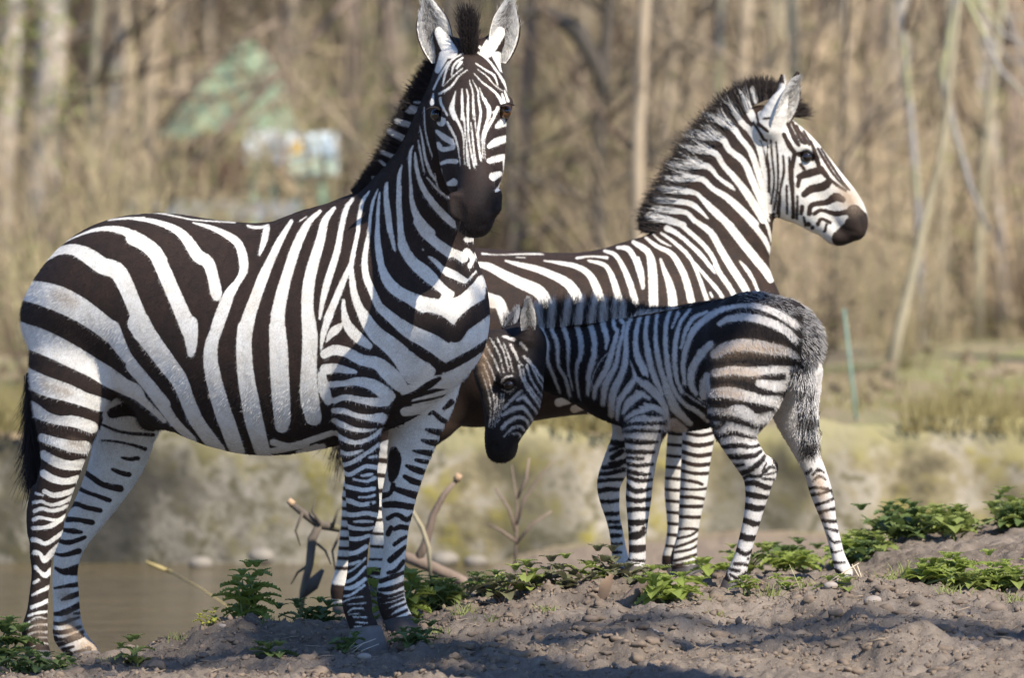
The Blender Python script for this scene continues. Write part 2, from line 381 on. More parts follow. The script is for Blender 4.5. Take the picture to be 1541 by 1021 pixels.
# ---------------------------------------------------------------- zebra 1: striped adult on the left, head turned to the viewer
def zebra_front():
    th = R(21); Lb = (math.sin(th), math.cos(th), 0); B = Body(.004, Lb)
    Yb = lambda px: -(px - 375) / 530 * math.tan(th)
    tr = [(108, 477, 74, 88), (152, 466, 108, 112), (190, 458, 129, 119), (240, 464, 143, 124), (300, 490, 161, 132), (380, 510, 174, 138), (450, 504, 175, 134), (520, 482, 177, 122), (580, 465, 158, 112), (630, 485, 108, 90), (660, 495, 74, 60)]
    B.chain('body', [(x, y, Yb(x), a, b) for x, y, a, b in tr], n=4)
    B.chain('body', [(545, 345, -.13, 50, 30), (600, 370, -.17, 100, 76), (630, 325, -.22, 90, 62), (656, 255, -.28, 66, 52), (682, 180, -.35, 56, 48), (697, 125, -.38, 46, 46)], k=.05, n=4)
    # near hind leg
    B.chain('body', [(128, 470, .10, 82, 50), (118, 540, .07, 78, 48), (107, 590, .06, 62, 42), (103, 625, .06, 53, 36), (98, 660, .06, 41, 31), (93, 697, .07, 32, 27), (82, 735, .08, 29, 24), (73, 768, .09, 27, 22), (70, 792, .09, 26.5, 21), (66, 815, .09, 22, 19), (62, 838, .09, 16.5, 17), (62, 862, .09, 14, 15.5), (59, 892, .09, 14, 15), (56, 922, .09, 15.5, 16), (52, 950, .09, 19.5, 19), (54, 970, .085, 18, 18), (57, 984, .08, 19, 19)], k=.03, n=3)
    B.chain('body', [(54, 738, .11, 7), (50, 770, .11, 9), (52, 800, .11, 9)], k=.025)          # hock point and tendon
    # far hind leg
    B.chain('farhind', [(190, 540, .33, 75, 45), (196, 595, .34, 66, 40), (190, 640, .35, 50, 36), (178, 690, .36, 43, 32), (157, 735, .36, 35, 27), (133, 775, .36, 28, 24), (116, 802, .36, 24, 22), (103, 832, .36, 20, 19), (98, 862, .36, 19, 17), (99, 892, .36, 20, 17), (101, 930, .36, 21, 17), (104, 955, .35, 24.5, 20), (117, 974, .34, 22, 20), (126, 984, .335, 22, 21)], k=.03, n=3)
    # near fore leg
    B.chain('body', [(560, 480, -.24, 70, 40), (553, 535, -.27, 56, 42), (547, 575, -.28, 47, 38), (546, 605, -.28, 42, 34), (541, 646, -.28, 33, 29), (542, 677, -.28, 29.5, 26), (543, 709, -.28, 25, 24), (545, 741, -.28, 25, 25), (546, 762, -.28, 24.5, 25), (544, 786, -.28, 21, 22), (541, 808, -.28, 15.5, 17), (538, 850, -.28, 14, 15), (537, 876, -.28, 16.5, 17), (537, 905, -.28, 22.5, 21), (541, 928, -.285, 20, 20), (548, 946, -.29, 21, 22)], k=.025, n=3)
    # far fore leg
    B.chain('farfore', [(650, 545, -.10, 50, 40), (640, 595, -.08, 47, 38), (629, 630, -.07, 42, 32), (618, 673, -.06, 35, 28), (610, 709, -.06, 29, 26), (601, 745, -.06, 26, 26), (598, 770, -.06, 23, 25), (596, 795, -.06, 18.5, 21), (594, 831, -.06, 17, 16), (590, 867, -.06, 18, 17), (588, 894, -.06, 21, 20), (592, 917, -.065, 21, 21), (600, 933, -.07, 20, 22)], k=.025, n=3)
    # belly line and sheath
    B.chain('body', [(250, 618, Yb(250), 18, 40), (225, 632, Yb(225) - .0, 16, 18)], k=.05)
    Lh = (1, .06, 0)
    # head, seen from the front: skull and cheeks, then the long nose
    B.chain('head', [(703, 104, -.40, 46, 48), (706, 140, -.42, 52, 57), (707, 172, -.44, 55, 55), (709, 212, -.48, 54, 52), (711, 250, -.52, 45, 47), (712, 272, -.545, 36, 40)], k=.02, n=4, L=Lh)
    B.chain('head', [(706, 112, -.475, 34, 44), (707, 150, -.505, 32, 46), (709, 185, -.545, 32, 42), (712, 222, -.59, 31, 34), (715, 258, -.63, 29, 27), (717, 288, -.66, 30, 29), (716, 312, -.675, 32, 32.5), (714, 333, -.68, 25, 28)], k=.03, n=4, L=Lh)
    B.chain('head', [(653, 158, -.475, 9), (657, 168, -.48, 11)], k=.03)
    B.chain('head', [(763, 154, -.475, 9), (759, 165, -.48, 11)], k=.03)
    B.chain('head', [(684, 300, -.70, 11), (686, 318, -.70, 11)], k=.02); B.chain('head', [(745, 294, -.70, 11), (744, 312, -.70, 11)], k=.02)   # nostril wings
    B.chain('head', [(712, 338, -.66, 16, 22), (711, 343, -.64, 12, 18)], k=.02, L=Lh)
    B.chain('head', [(682, 86, -.40, 20), (668, 64, -.40, 15), (660, 48, -.40, 8)], k=.03); B.chain('head', [(729, 86, -.40, 20), (744, 64, -.40, 15), (752, 48, -.40, 8)], k=.03)
    B.chain('head', [(685, 301, -.725, 8, 7), (690, 321, -.728, 10, 7)], k=.012, cut=True); B.chain('head', [(747, 295, -.725, 8, 7), (742, 315, -.728, 10, 7)], k=.012, cut=True)
    B.chain('head', [(655, 172, -.515, 10), (658, 175, -.515, 9)], k=.012, cut=True); B.chain('head', [(762, 168, -.515, 10), (759, 171, -.515, 9)], k=.012, cut=True)
    B.chain('head', [(694, 340, -.72, 2.2, 3), (711, 346, -.745, 2.5, 3), (728, 339, -.72, 2.2, 3)], k=.01, cut=True)

    S = strokes; W = 'W'; K = 'B'
    jb = [(W, S('''60,690,150 170,712,155 300,728,178 450,768,195 600,838,185 740,928,168 860,1020,160; 330,450,60 440,400,60 560,390,85 680,440,120 790,510,125 900,545,130 965,640,125 1020,760,120 1070,880,125 1110,1010,165;
      480,330,8 600,278,12 720,238,25 850,228,42 980,258,65 1070,325,90 1180,385,100 1240,470,110; 820,165,8 950,150,14 1100,150,22''', 0, 300, 5.104)),
      (W, S('''0,295,110 100,345,105 185,420,110 245,540,110 310,680,112 380,830,115 455,1000,125; 0,153,18 110,162,30 240,195,42 350,245,60 430,320,80 510,430,95 590,480,90 630,590,85 655,700,90 660,740,60;
      0,118,5 90,105,7 200,112,8 330,135,8 450,158,8 600,170,7 780,180,6; 460,181,8 560,205,25 660,240,38 760,290,55 825,345,62 860,450,72 865,540,65 825,620,52 760,715,80 715,830,95 665,970,95;
      880,200,12 930,215,20 1000,212,20 1040,205,30; 1035,220,50 1020,310,50 995,390,30 985,425,10; 1225,165,30 1135,325,55 1080,445,62 1020,580,80 960,745,85 910,890,100 880,1015,112''', 200, 300, 5.104)),
      (W, S('''452,-20,130 463,60,110 467,150,80 463,205,50; 60,-20,180 110,60,165 200,180,150 290,300,145 370,410,130 425,550,115 490,710,115 570,840,115 650,960,120; 0,310,100 100,430,90 220,590,90 330,750,80 450,880,70;
      0,490,110 60,570,60 140,640,45 230,730,30; 670,0,85 625,120,98 615,250,110 640,400,120 690,600,130 745,770,130 800,960,120; 882,0,115 873,150,118 885,350,125 915,550,135 945,720,140 985,900,125 1010,1010,120; 1080,960,50 1180,935,60 1330,900,70; 1320,960,50 1420,930,60;
      1128,-10,120 1138,150,140 1145,350,142 1155,550,138 1162,700,125 1155,760,100''', 200, 490, 5.104)),
      (W, S('''425,190,25 350,260,45 290,360,65 240,480,75 190,640,80 145,800,90 113,960,105 112,1020,108; 270,265,10 320,232,8; 535,165,25 465,260,55 435,400,70 385,570,82 352,710,90 338,850,92 340,1000,92;
      675,95,25 625,175,40 590,330,42 560,500,50 500,690,55 455,860,42 432,1000,18; 805,35,10 755,110,28 730,230,30 720,340,32 695,460,32 670,590,40; 665,600,38 630,670,40 585,780,50 535,900,55 490,1000,55;
      670,610,35 680,720,45 700,830,55 740,930,65 800,1015,65; 612,860,22 615,930,38 625,1015,45; 870,20,8 835,110,22 815,220,22 805,340,24 790,430,35 772,560,45 785,680,52 830,790,55 880,900,60;
      885,45,12 875,150,22 870,280,30 870,400,42 885,520,52 905,620,50 940,720,60 1010,790,70 1100,840,75 1200,890,90 1270,910,100; 935,10,30 935,120,35 950,230,38 970,340,38 990,430,30 1000,480,18;
      1035,0,35 1035,120,35 1040,240,40 1050,370,50 1075,470,70 1130,560,80 1200,630,85 1276,690,90; 1125,0,20 1130,100,28 1160,200,45 1220,290,60 1276,350,70''', 400, 280, 5.104)),
      (W, S('''310,0,90 325,150,105 320,300,105 315,450,115 322,600,130 345,720,110; 60,900,50 180,930,45 330,880,45 470,830,40; 230,980,40 400,930,40; 462,0,55 430,90,45 410,170,30 402,240,12; 440,185,12 475,130,50 510,100,55 540,70,25; 562,-10,42 580,60,60 620,120,75 680,175,70 735,215,45;
      690,-5,75 740,80,95 800,150,110 880,210,120 960,290,140 1060,400,190 1110,400,150; 425,275,60 490,245,70 580,260,70 680,312,75 790,335,85 870,405,110 940,480,100 960,510,70;
      430,380,75 500,370,60 580,385,45 640,395,25; 470,485,45 570,475,40 660,460,60 760,485,80 840,540,90 880,570,70; 490,600,40 570,572,38 680,590,45 780,605,60 850,600,70;
      488,670,40 560,668,40 650,698,32 740,712,45 820,715,75; 488,740,38 560,768,42 640,795,30 720,800,22 780,792,8; 495,830,35 560,865,35 640,885,30 720,865,28 780,830,28 812,800,25;
      525,950,30 580,965,28 640,955,25 685,938,10; 640,1010,25 700,970,25 760,930,25 800,895,20; 405,420,60 420,520,80 450,600,60''', 400, 470, 4.64)),
      (W, S('''180,720,30 240,700,28 320,650,28 380,610,25 430,575,25; 360,665,15 410,655,22; 175,760,20 220,785,30 280,755,28 340,725,28 410,735,30; 310,790,14 350,785,22 385,780,14;
      255,815,18 310,825,16 350,828,22 400,808,28; 190,865,35 250,875,30 320,888,28 395,880,28; 290,938,10 350,938,16 400,925,20; 190,960,35 240,970,35 300,990,30 350,985,30 400,975,20''', 480, 540, 4.642)),
      (K, S('375,985,22', 480, 540, 4.642)),
      (W, S('''135,120,30 200,122,28 270,110,28 335,125,30; 195,165,14 250,163,18 310,165,14; 140,195,32 200,208,26 270,212,22 320,205,22; 165,275,26 220,275,26 290,255,22; 160,370,30 210,360,28 270,325,30;
      150,440,15 190,430,20 230,415,15; 150,490,12 200,460,12 265,400,14; 145,550,20 200,520,20 265,455,18; 135,590,18 190,580,28 265,530,22; 130,640,12 180,625,14 260,570,14; 115,680,8 180,650,8 250,640,8;
      150,690,6 270,680,9; 155,740,8 190,715,10 250,715,8; 160,755,7 225,745,7; 190,770,7 270,770,9; 205,800,9 280,805,7; 195,830,7 240,828,6''', 490, 740, 4.2556)),
      # neck and chest
      (W, S('''120,455,45 190,515,55 260,570,70 330,610,85 400,650,100 460,690,90 470,720,60; 490,690,90 570,640,95 650,590,100 730,540,110; 131,252,40 160,310,50 210,360,50 270,400,60 340,435,80 380,450,90; 400,470,90 440,440,100 500,480,150 560,450,120 620,390,100 640,340,60;
      225,20,20 228,80,28 240,150,40 300,220,50 350,260,60 400,310,60 440,350,50 480,380,60; 310,5,30 350,60,45 420,120,50 490,170,55 545,195,60; 345,152,10; 375,190,8 405,210,22 440,245,25; 460,265,45 520,290,40 580,320,25 620,270,12;
      560,200,40 575,160,30 600,190,30; 575,100,30 635,95,30; 660,110,14 640,150,16 610,200,20 590,240,25; 600,340,50 700,310,80; 650,420,40; 380,790,60 320,830,60; 480,800,70 560,770,60 620,730,50 700,660,60; 250,900,50 400,850,70 520,850,80 620,790,80; 300,960,40 420,930,50 540,900,60 640,850,60; 250,1010,50 400,990,60 520,960,60''', 540, 330, 3.522)),
      (K, S('''370,520,85 430,530,70 500,590,75 520,600,75 560,540,80 620,490,85 720,430,80; 420,390,42; 500,215,45 560,260,45 580,285,30 620,250,20 640,230,15; 440,290,36 490,340,36 540,365,32 590,330,28 625,290,22; 290,660,50 370,710,50 440,765,55 470,770,50 550,730,50 620,690,45 720,620,40;
      200,940,14 300,910,28 370,870,42 430,830,24; 150,1000,30 250,970,18 400,940,14 500,915,8; 560,130,20 600,130,20''', 540, 330, 3.522)),
      (W, S('''118,673,30 120,650,25 125,630,10; 115,700,32 130,850,45 150,1000,45; 240,500,12 220,570,30 215,660,32 215,760,38 220,860,42 228,1010,38; 325,350,8 305,400,22 300,470,25 300,560,16 308,660,22 315,770,35 350,880,55 420,980,70;
      340,400,8 345,470,25 365,580,30 410,690,42 480,790,50 560,880,55 640,950,55; 365,310,10 380,400,14 405,530,10 415,550,6; 375,200,6 400,330,16 420,450,20 460,560,22 495,610,14; 430,590,8 480,650,16 540,710,18 600,750,20;
      410,60,5 415,200,9 440,330,10 470,430,10; 490,560,8 510,660,8 560,720,6''', 560, 150, 5.104)),
      # near thigh and hind leg
      (W, S('''860,80,150 930,210,110 1000,310,80 1150,490,80 1276,650,85; 40,100,190 125,130,190 280,170,190 430,230,180 570,300,170 720,380,150 850,460,150 950,520,130 1040,560,120 1100,620,60 1180,700,50 1260,785,40; 120,440,150 210,470,150 350,525,150 500,565,135 640,620,110 760,660,110 820,680,80 800,750,40;
      170,670,90 250,710,110 350,760,80 450,785,70 580,795,90 700,840,90''', 0, 480, 5.104)),
      (W, S('''175,430,55 270,455,60 360,480,75 450,490,85; 185,540,60 270,585,65 360,607,62 430,600,70; 182,660,50 250,695,48 330,710,42 400,695,48; 188,775,30 250,800,32 330,785,34 380,765,30; 115,850,20 170,840,20 220,860,18 280,855,25 340,830,25 365,810,20;
      120,905,25 170,885,22 230,900,25 290,890,25 335,870,20; 130,790,18 180,800,12; 115,960,25 160,945,22 220,955,18 280,960,22 335,920,16''', 20, 560, 4.256)),
      (W, S('''115,80,28 180,75,25 240,60,30 300,25,25; 110,155,30 150,160,30 190,180,25 240,160,28 320,100,25; 125,240,35 160,245,25 190,290,35 230,250,40 290,190,35; 130,335,25 165,370,25 200,390,35 235,350,25; 120,440,20 150,420,20;
      110,520,15 160,495,22 230,465,28; 105,600,25 160,580,25 220,555,25; 85,655,15 150,635,18 215,630,16; 70,710,10 140,665,9 200,675,8; 65,745,12 140,715,12 220,715,14; 85,780,12 140,760,12 220,765,14; 95,810,8 160,830,9 215,840,8; 150,795,8 215,800,9; 100,865,8 130,850,8''', 20, 780, 4.345))]
    jh = [(W, S('''490,680,6 500,720,14 520,790,15 520,900,15 525,1010,15; 465,760,12 480,830,18 475,920,20 480,1015,20; 425,760,15 430,850,20 430,950,24 425,1020,22; 375,770,8 355,850,25 335,930,40 365,1010,35; 515,680,8 560,770,14 570,860,18 585,950,22 580,1015,22;
      575,750,8 610,840,22 650,920,30 655,1000,35; 525,620,8 600,700,16 690,770,22 745,830,28 765,880,28; 560,590,6 640,650,12 700,720,12 770,770,10; 545,540,14 620,590,16 700,640,22 730,720,14; 555,440,20 640,500,20 720,600,22 790,710,28 830,800,22; 570,395,30 640,450,15;
      730,480,90 765,590,45; 270,470,90 215,600,50; 480,590,10 400,650,16 330,740,22 230,800,22; 430,580,12 350,650,12 270,730,10; 420,530,30 380,580,20; 430,490,20 360,550,22 335,640,12; 440,450,15 340,510,20 290,600,22 260,730,14; 310,530,20 240,640,22 180,760,20;
      180,800,15 170,880,40; 240,840,30 250,890,25 300,980,20; 330,440,120 290,380,120 240,270,110; 640,430,120 680,370,120 745,270,110; 790,770,14 820,860,26; 770,800,20 790,880,30; 700,960,30 740,930,20''', 620, 0, 5.672, -.7)),
      (W, S('''150,235,65; 190,240,20 230,310,18 255,370,14 270,450,8 280,520,7; 240,60,16 225,140,30 245,200,26 280,270,18 300,340,12 305,450,10; 290,60,16 292,150,18 305,230,14 315,330,10 330,440,10 345,560,10; 330,70,14 330,180,16 332,300,14 345,400,12 365,500,14 375,545,12;
      350,240,8 360,320,12 370,420,14 385,520,14; 365,60,10 370,160,12 380,260,10 395,360,10 415,490,14; 395,60,10 415,170,18 405,250,18 400,330,12 410,430,10 420,500,10; 440,80,15 475,160,25 455,240,20 430,320,16 425,400,8 432,480,8; 530,140,25 500,210,22 450,300,22 440,380,8 445,480,8;
      320,390,10 325,470,16 330,530,10; 300,400,7 310,520,8; 560,230,40 520,270,25 590,250,25; 470,400,30 520,370,55 590,345,45; 475,495,40 530,480,50 575,470,40; 500,600,60 540,585,40; 575,500,30 575,600,25 545,670,30 515,695,20;
      120,300,25 170,340,45 220,370,40 235,400,25; 130,390,40 160,420,35 230,410,30; 140,520,20 190,500,30 250,500,35; 200,650,30 235,640,55; 145,560,22 150,620,22 175,680,20 200,740,15; 105,330,6 108,480,7 120,620,8; 85,250,6 90,400,7 105,560,6; 340,1005,25 400,1000,25''', 630, 130, 4.4375, -.7)),
      (K, S('365,640,185 360,700,205; 370,800,250 360,900,230', 630, 130, 4.4375))]
    jfh = [(K, S('''570,437,8 650,440,10 760,460,12 850,490,20; 700,545,10 750,555,20 800,550,25; 640,620,15 700,645,28 745,655,28; 430,630,30 500,670,30 580,720,32 690,745,40; 400,735,25 460,765,22 540,790,22 620,820,25; 350,870,30 400,845,25 470,865,25 560,885,28; 345,945,30 420,945,25 500,965,25;
      320,1010,20 400,1012,16; 640,260,60 760,230,90 880,280,70; 560,330,12 700,380,14 900,400,20''', 20, 560, 4.256, 1.6)),
      (K, S('''350,10,30 430,10,25 520,25,30; 330,80,15 400,85,28 450,90,15; 305,150,22 370,158,28 470,125,20; 275,235,12 340,240,22 430,215,35; 280,328,18 330,350,35 420,340,70; 270,460,10 340,445,18 420,435,28; 320,535,10 370,515,30 430,495,30; 270,630,20 340,615,35 435,570,35; 400,625,10 435,622,16;
      260,690,18 320,690,20 380,665,18 430,650,10; 260,745,25 330,745,25 440,710,16; 265,790,40 330,790,16 400,770,22 455,745,22; 290,830,30 380,800,15 460,770,15; 330,860,25 400,835,12; 360,880,30 400,900,60 480,870,50 500,850,30''', 20, 780, 4.345, 1.6))]
    jff = [(K, S('''870,345,12 900,325,30 925,300,40; 770,385,10 800,370,22 850,415,30 890,440,30; 750,490,15 800,505,35 855,515,45; 720,565,12 770,580,35 820,590,45; 660,640,10 720,650,30 780,660,40; 680,705,20 720,715,28 755,720,28; 610,745,15 670,770,40 725,790,40; 600,820,25 650,850,40 705,870,35;
      530,905,30 600,930,40 690,960,50; 525,640,50 530,700,90 520,790,75 510,840,40; 440,960,40 500,935,25 520,880,30''', 480, 540, 4.642, 1.6)),
      (K, S('''380,85,35 450,80,40 560,100,35; 400,170,25 460,145,25 520,180,30 560,150,18; 440,240,20 480,225,30 530,235,30; 400,270,30 420,230,25; 440,340,20 480,310,22 515,290,15; 415,440,35 460,400,35 510,355,20; 400,520,18 450,505,22 500,450,25; 350,575,25 420,550,25 500,520,20; 345,630,20 420,620,30 500,590,25;
      330,660,30 400,670,18 500,640,12; 340,700,40 420,690,15 500,665,10; 345,750,60 420,720,18 500,690,10; 370,790,60 440,750,18 510,720,12; 400,830,50 450,790,18 520,760,15; 430,850,60 500,830,40 540,800,25''', 490, 740, 4.2556, 1.6))]
    layers = {'body': (1, jb), 'head': (1, jh), 'farhind': (-1, jfh), 'farfore': (-1, jff)}
    tan = S('430,740,60 560,790,50', 0, 300, 5.104) + S('330,505,30 430,545,40 520,570,20', 0, 480, 5.104) + S('120,930,120 170,980,150; 440,900,140 540,930,120; 330,720,110 350,800,120; 160,720,90 150,800,90; 290,560,60', 20, 780, 4.345) + S('370,460,30 430,480,20', 20, 560, 4.256)
    base = P(330, 985, 0)
    root, body = animal('zebra', 'adult zebra standing broadside at left with its head turned to face the viewer', 'zebras', B, layers, M_COAT, base, tan, S('686,304,7 690,318,9; 746,298,7 742,312,9; 698,344,2 712,348,3 728,343,2', 0, 0, 1), S('706,268,40 710,300,66; 714,318,70 714,334,56', 0, 0, 1))
    # hooves
    hoof(root, P(57, 982, .08), P(58, 1007, .06), .038, .046, M_HOOF, (.3, -.9)); hoof(root, P(126, 983, .335), P(139, 1001, .31), .042, .05, M_HOOF, (.75, -.6))
    hoof(root, P(549, 945, -.29), P(554, 985, -.31), .045, .062, M_HOOF, (.7, -.7)); hoof(root, P(600, 931, -.07), P(609, 955, -.09), .042, .052, M_HOOF_D, (.7, -.7))
    # short lying coat hair
    rr = np.random.default_rng(12); p, nn, dd, ll, vi = B.scatter(75000, np.where(B.N[:, 1] > .35, .02, 1.0), 3)
    bi = B.lays.index('body'); u, v = B.uv('body', B.V); tr = (ll == bi) & (v[vi] < 640) & (u[vi] < 520); dd = np.where(tr[:, None], (-.6, .2, -.75), dd); dd = np.where(((ll == bi) & (u[vi] >= 520) & (v[vi] < 560))[:, None], (-.45, .1, -.9), dd)
    d = nn * .16 + dd + rr.normal(0, .13, p.shape); d -= nn * np.minimum(0, (d * nn).sum(1))[:, None]; d /= np.linalg.norm(d, axis=1)[:, None]; d += nn * .07
    l = np.where((ll == B.lays.index('head')) | (v[vi] > 690), .0035, .0085) * rr.uniform(.6, 1.2, len(p)); k = np.linspace(0, 1, 3)
    hairs('fur', p[:, None] + d[:, None] * (l[:, None] * k)[..., None], .00036, M_COATHAIR, root, {'stripe': B.stripe[vi] + rr.normal(0, .5, len(p))})
    # eyes
    for px, py, m, sx in ((658, 173, M_EYE, -1), (760, 168, M_EYE_AMBER, 1)):
        e = ball('eye', P(px, py, -.503), .0195, m, root)
        ball('pupil', P(px + 1.5 * sx, py - 1, -.5145), .0098, M_EYE, e, (1, .9, 1.0))
        k = [np.array([P(px + sx * (q * 20 - 8), py - 9 - 3 * math.sin(q * 3), -.515), P(px + sx * (q * 20 - 5), py - 9 - 4 * math.sin(q * 3), -.53), P(px + sx * (q * 21 - 3), py - 7 - 4 * math.sin(q * 3), -.54)]) for q in np.linspace(0, 1, 40)]
        hairs('eyelashes', np.array(k), .0009, M_MANE, e, {'stripe': np.full(40, 6.)})
    # ears
    ear(root, P(666, 92, -.40), P(641, -9, -.37), .050, (-.18, -1, .1), M_COAT, .55, 1, .02, 2400, 3)
    ear(root, P(746, 92, -.40), P(768, -9, -.37), .047, (.42, -.9, .1), M_COAT, .55, 1, .02, 2400, 4)
    # mane
    jm = [(W, S('270,90,28 400,100,32; 190,165,45 390,225,45; 130,240,48 330,345,48; 70,400,28 260,480,32; 60,470,20 180,580,30; 0,600,22 110,640,24; 330,20,20 420,30,20', 560, 150, 5.104) + S('0,930,60 110,960,60', 620, 0, 5.672))]
    def fm(V): u = 770.5 + V[:, 0] / sc_at(-.28); v = HOR + (H - V[:, 2]) / sc_at(-.28); return paint(u, v, 1, jm)
    crest = [(540, 296, -.13), (560, 288, -.15), (586, 268, -.19), (606, 244, -.23), (622, 215, -.26), (636, 180, -.29), (650, 140, -.32), (664, 105, -.34)]
    tuft('mane', root, M_MANE, [P(*c) for c in crest], Lb, 9000, [.025, .045, .06, .07, .07, .068, .06, .05], [(-.55, .1, .75), (-.6, .1, .6), (-.68, .1, .5), (-.75, .1, .45), (-.8, .1, .4), (-.8, .1, .4), (-.75, .1, .5), (-.6, .1, .7)], fm, .013, .16, .0011, 5)
    tuft('forelock', root, M_MANE, [P(707, 108, -.49), P(706, 85, -.46), P(704, 66, -.43)], (1, 0, 0), 2600, [.07, .10, .105], [(.0, -.25, 1), (0, -.15, 1), (-.02, 0, 1)], None, .0075, .06, .0011, 6)
    # tail hanging behind the near hind leg
    tl = [P(34, 452, .30), P(36, 500, .31), P(44, 560, .30), P(52, 620, .28)]
    tuft('tail_hair', root, M_MANE, [P(46, 560, .24), P(50, 600, .22), P(54, 640, .22), P(56, 670, .22)], (.5, .6, 0), 2600, [.10, .14, .17, .15], [(-.06, 0, -1)] * 4, None, .011, .05, .0009, 8)
    r = np.random.default_rng(2); k = []
    for _ in range(90):
        x, y = r.uniform(690, 740), r.uniform(322, 350); p = np.array(P(x, y, -.70)); d = np.array(((x - 715) / 40 + r.normal(0, .3), -.6, -.5 + r.normal(0, .2))); d /= np.linalg.norm(d); l = r.uniform(.015, .05)
        k.append([p, p + d * l * .5, p + d * l + [0, 0, -.006]])
    hairs('whiskers', np.array(k), .0004, M_MANE, root, {'stripe': np.full(90, 5.)})
zebra_front()
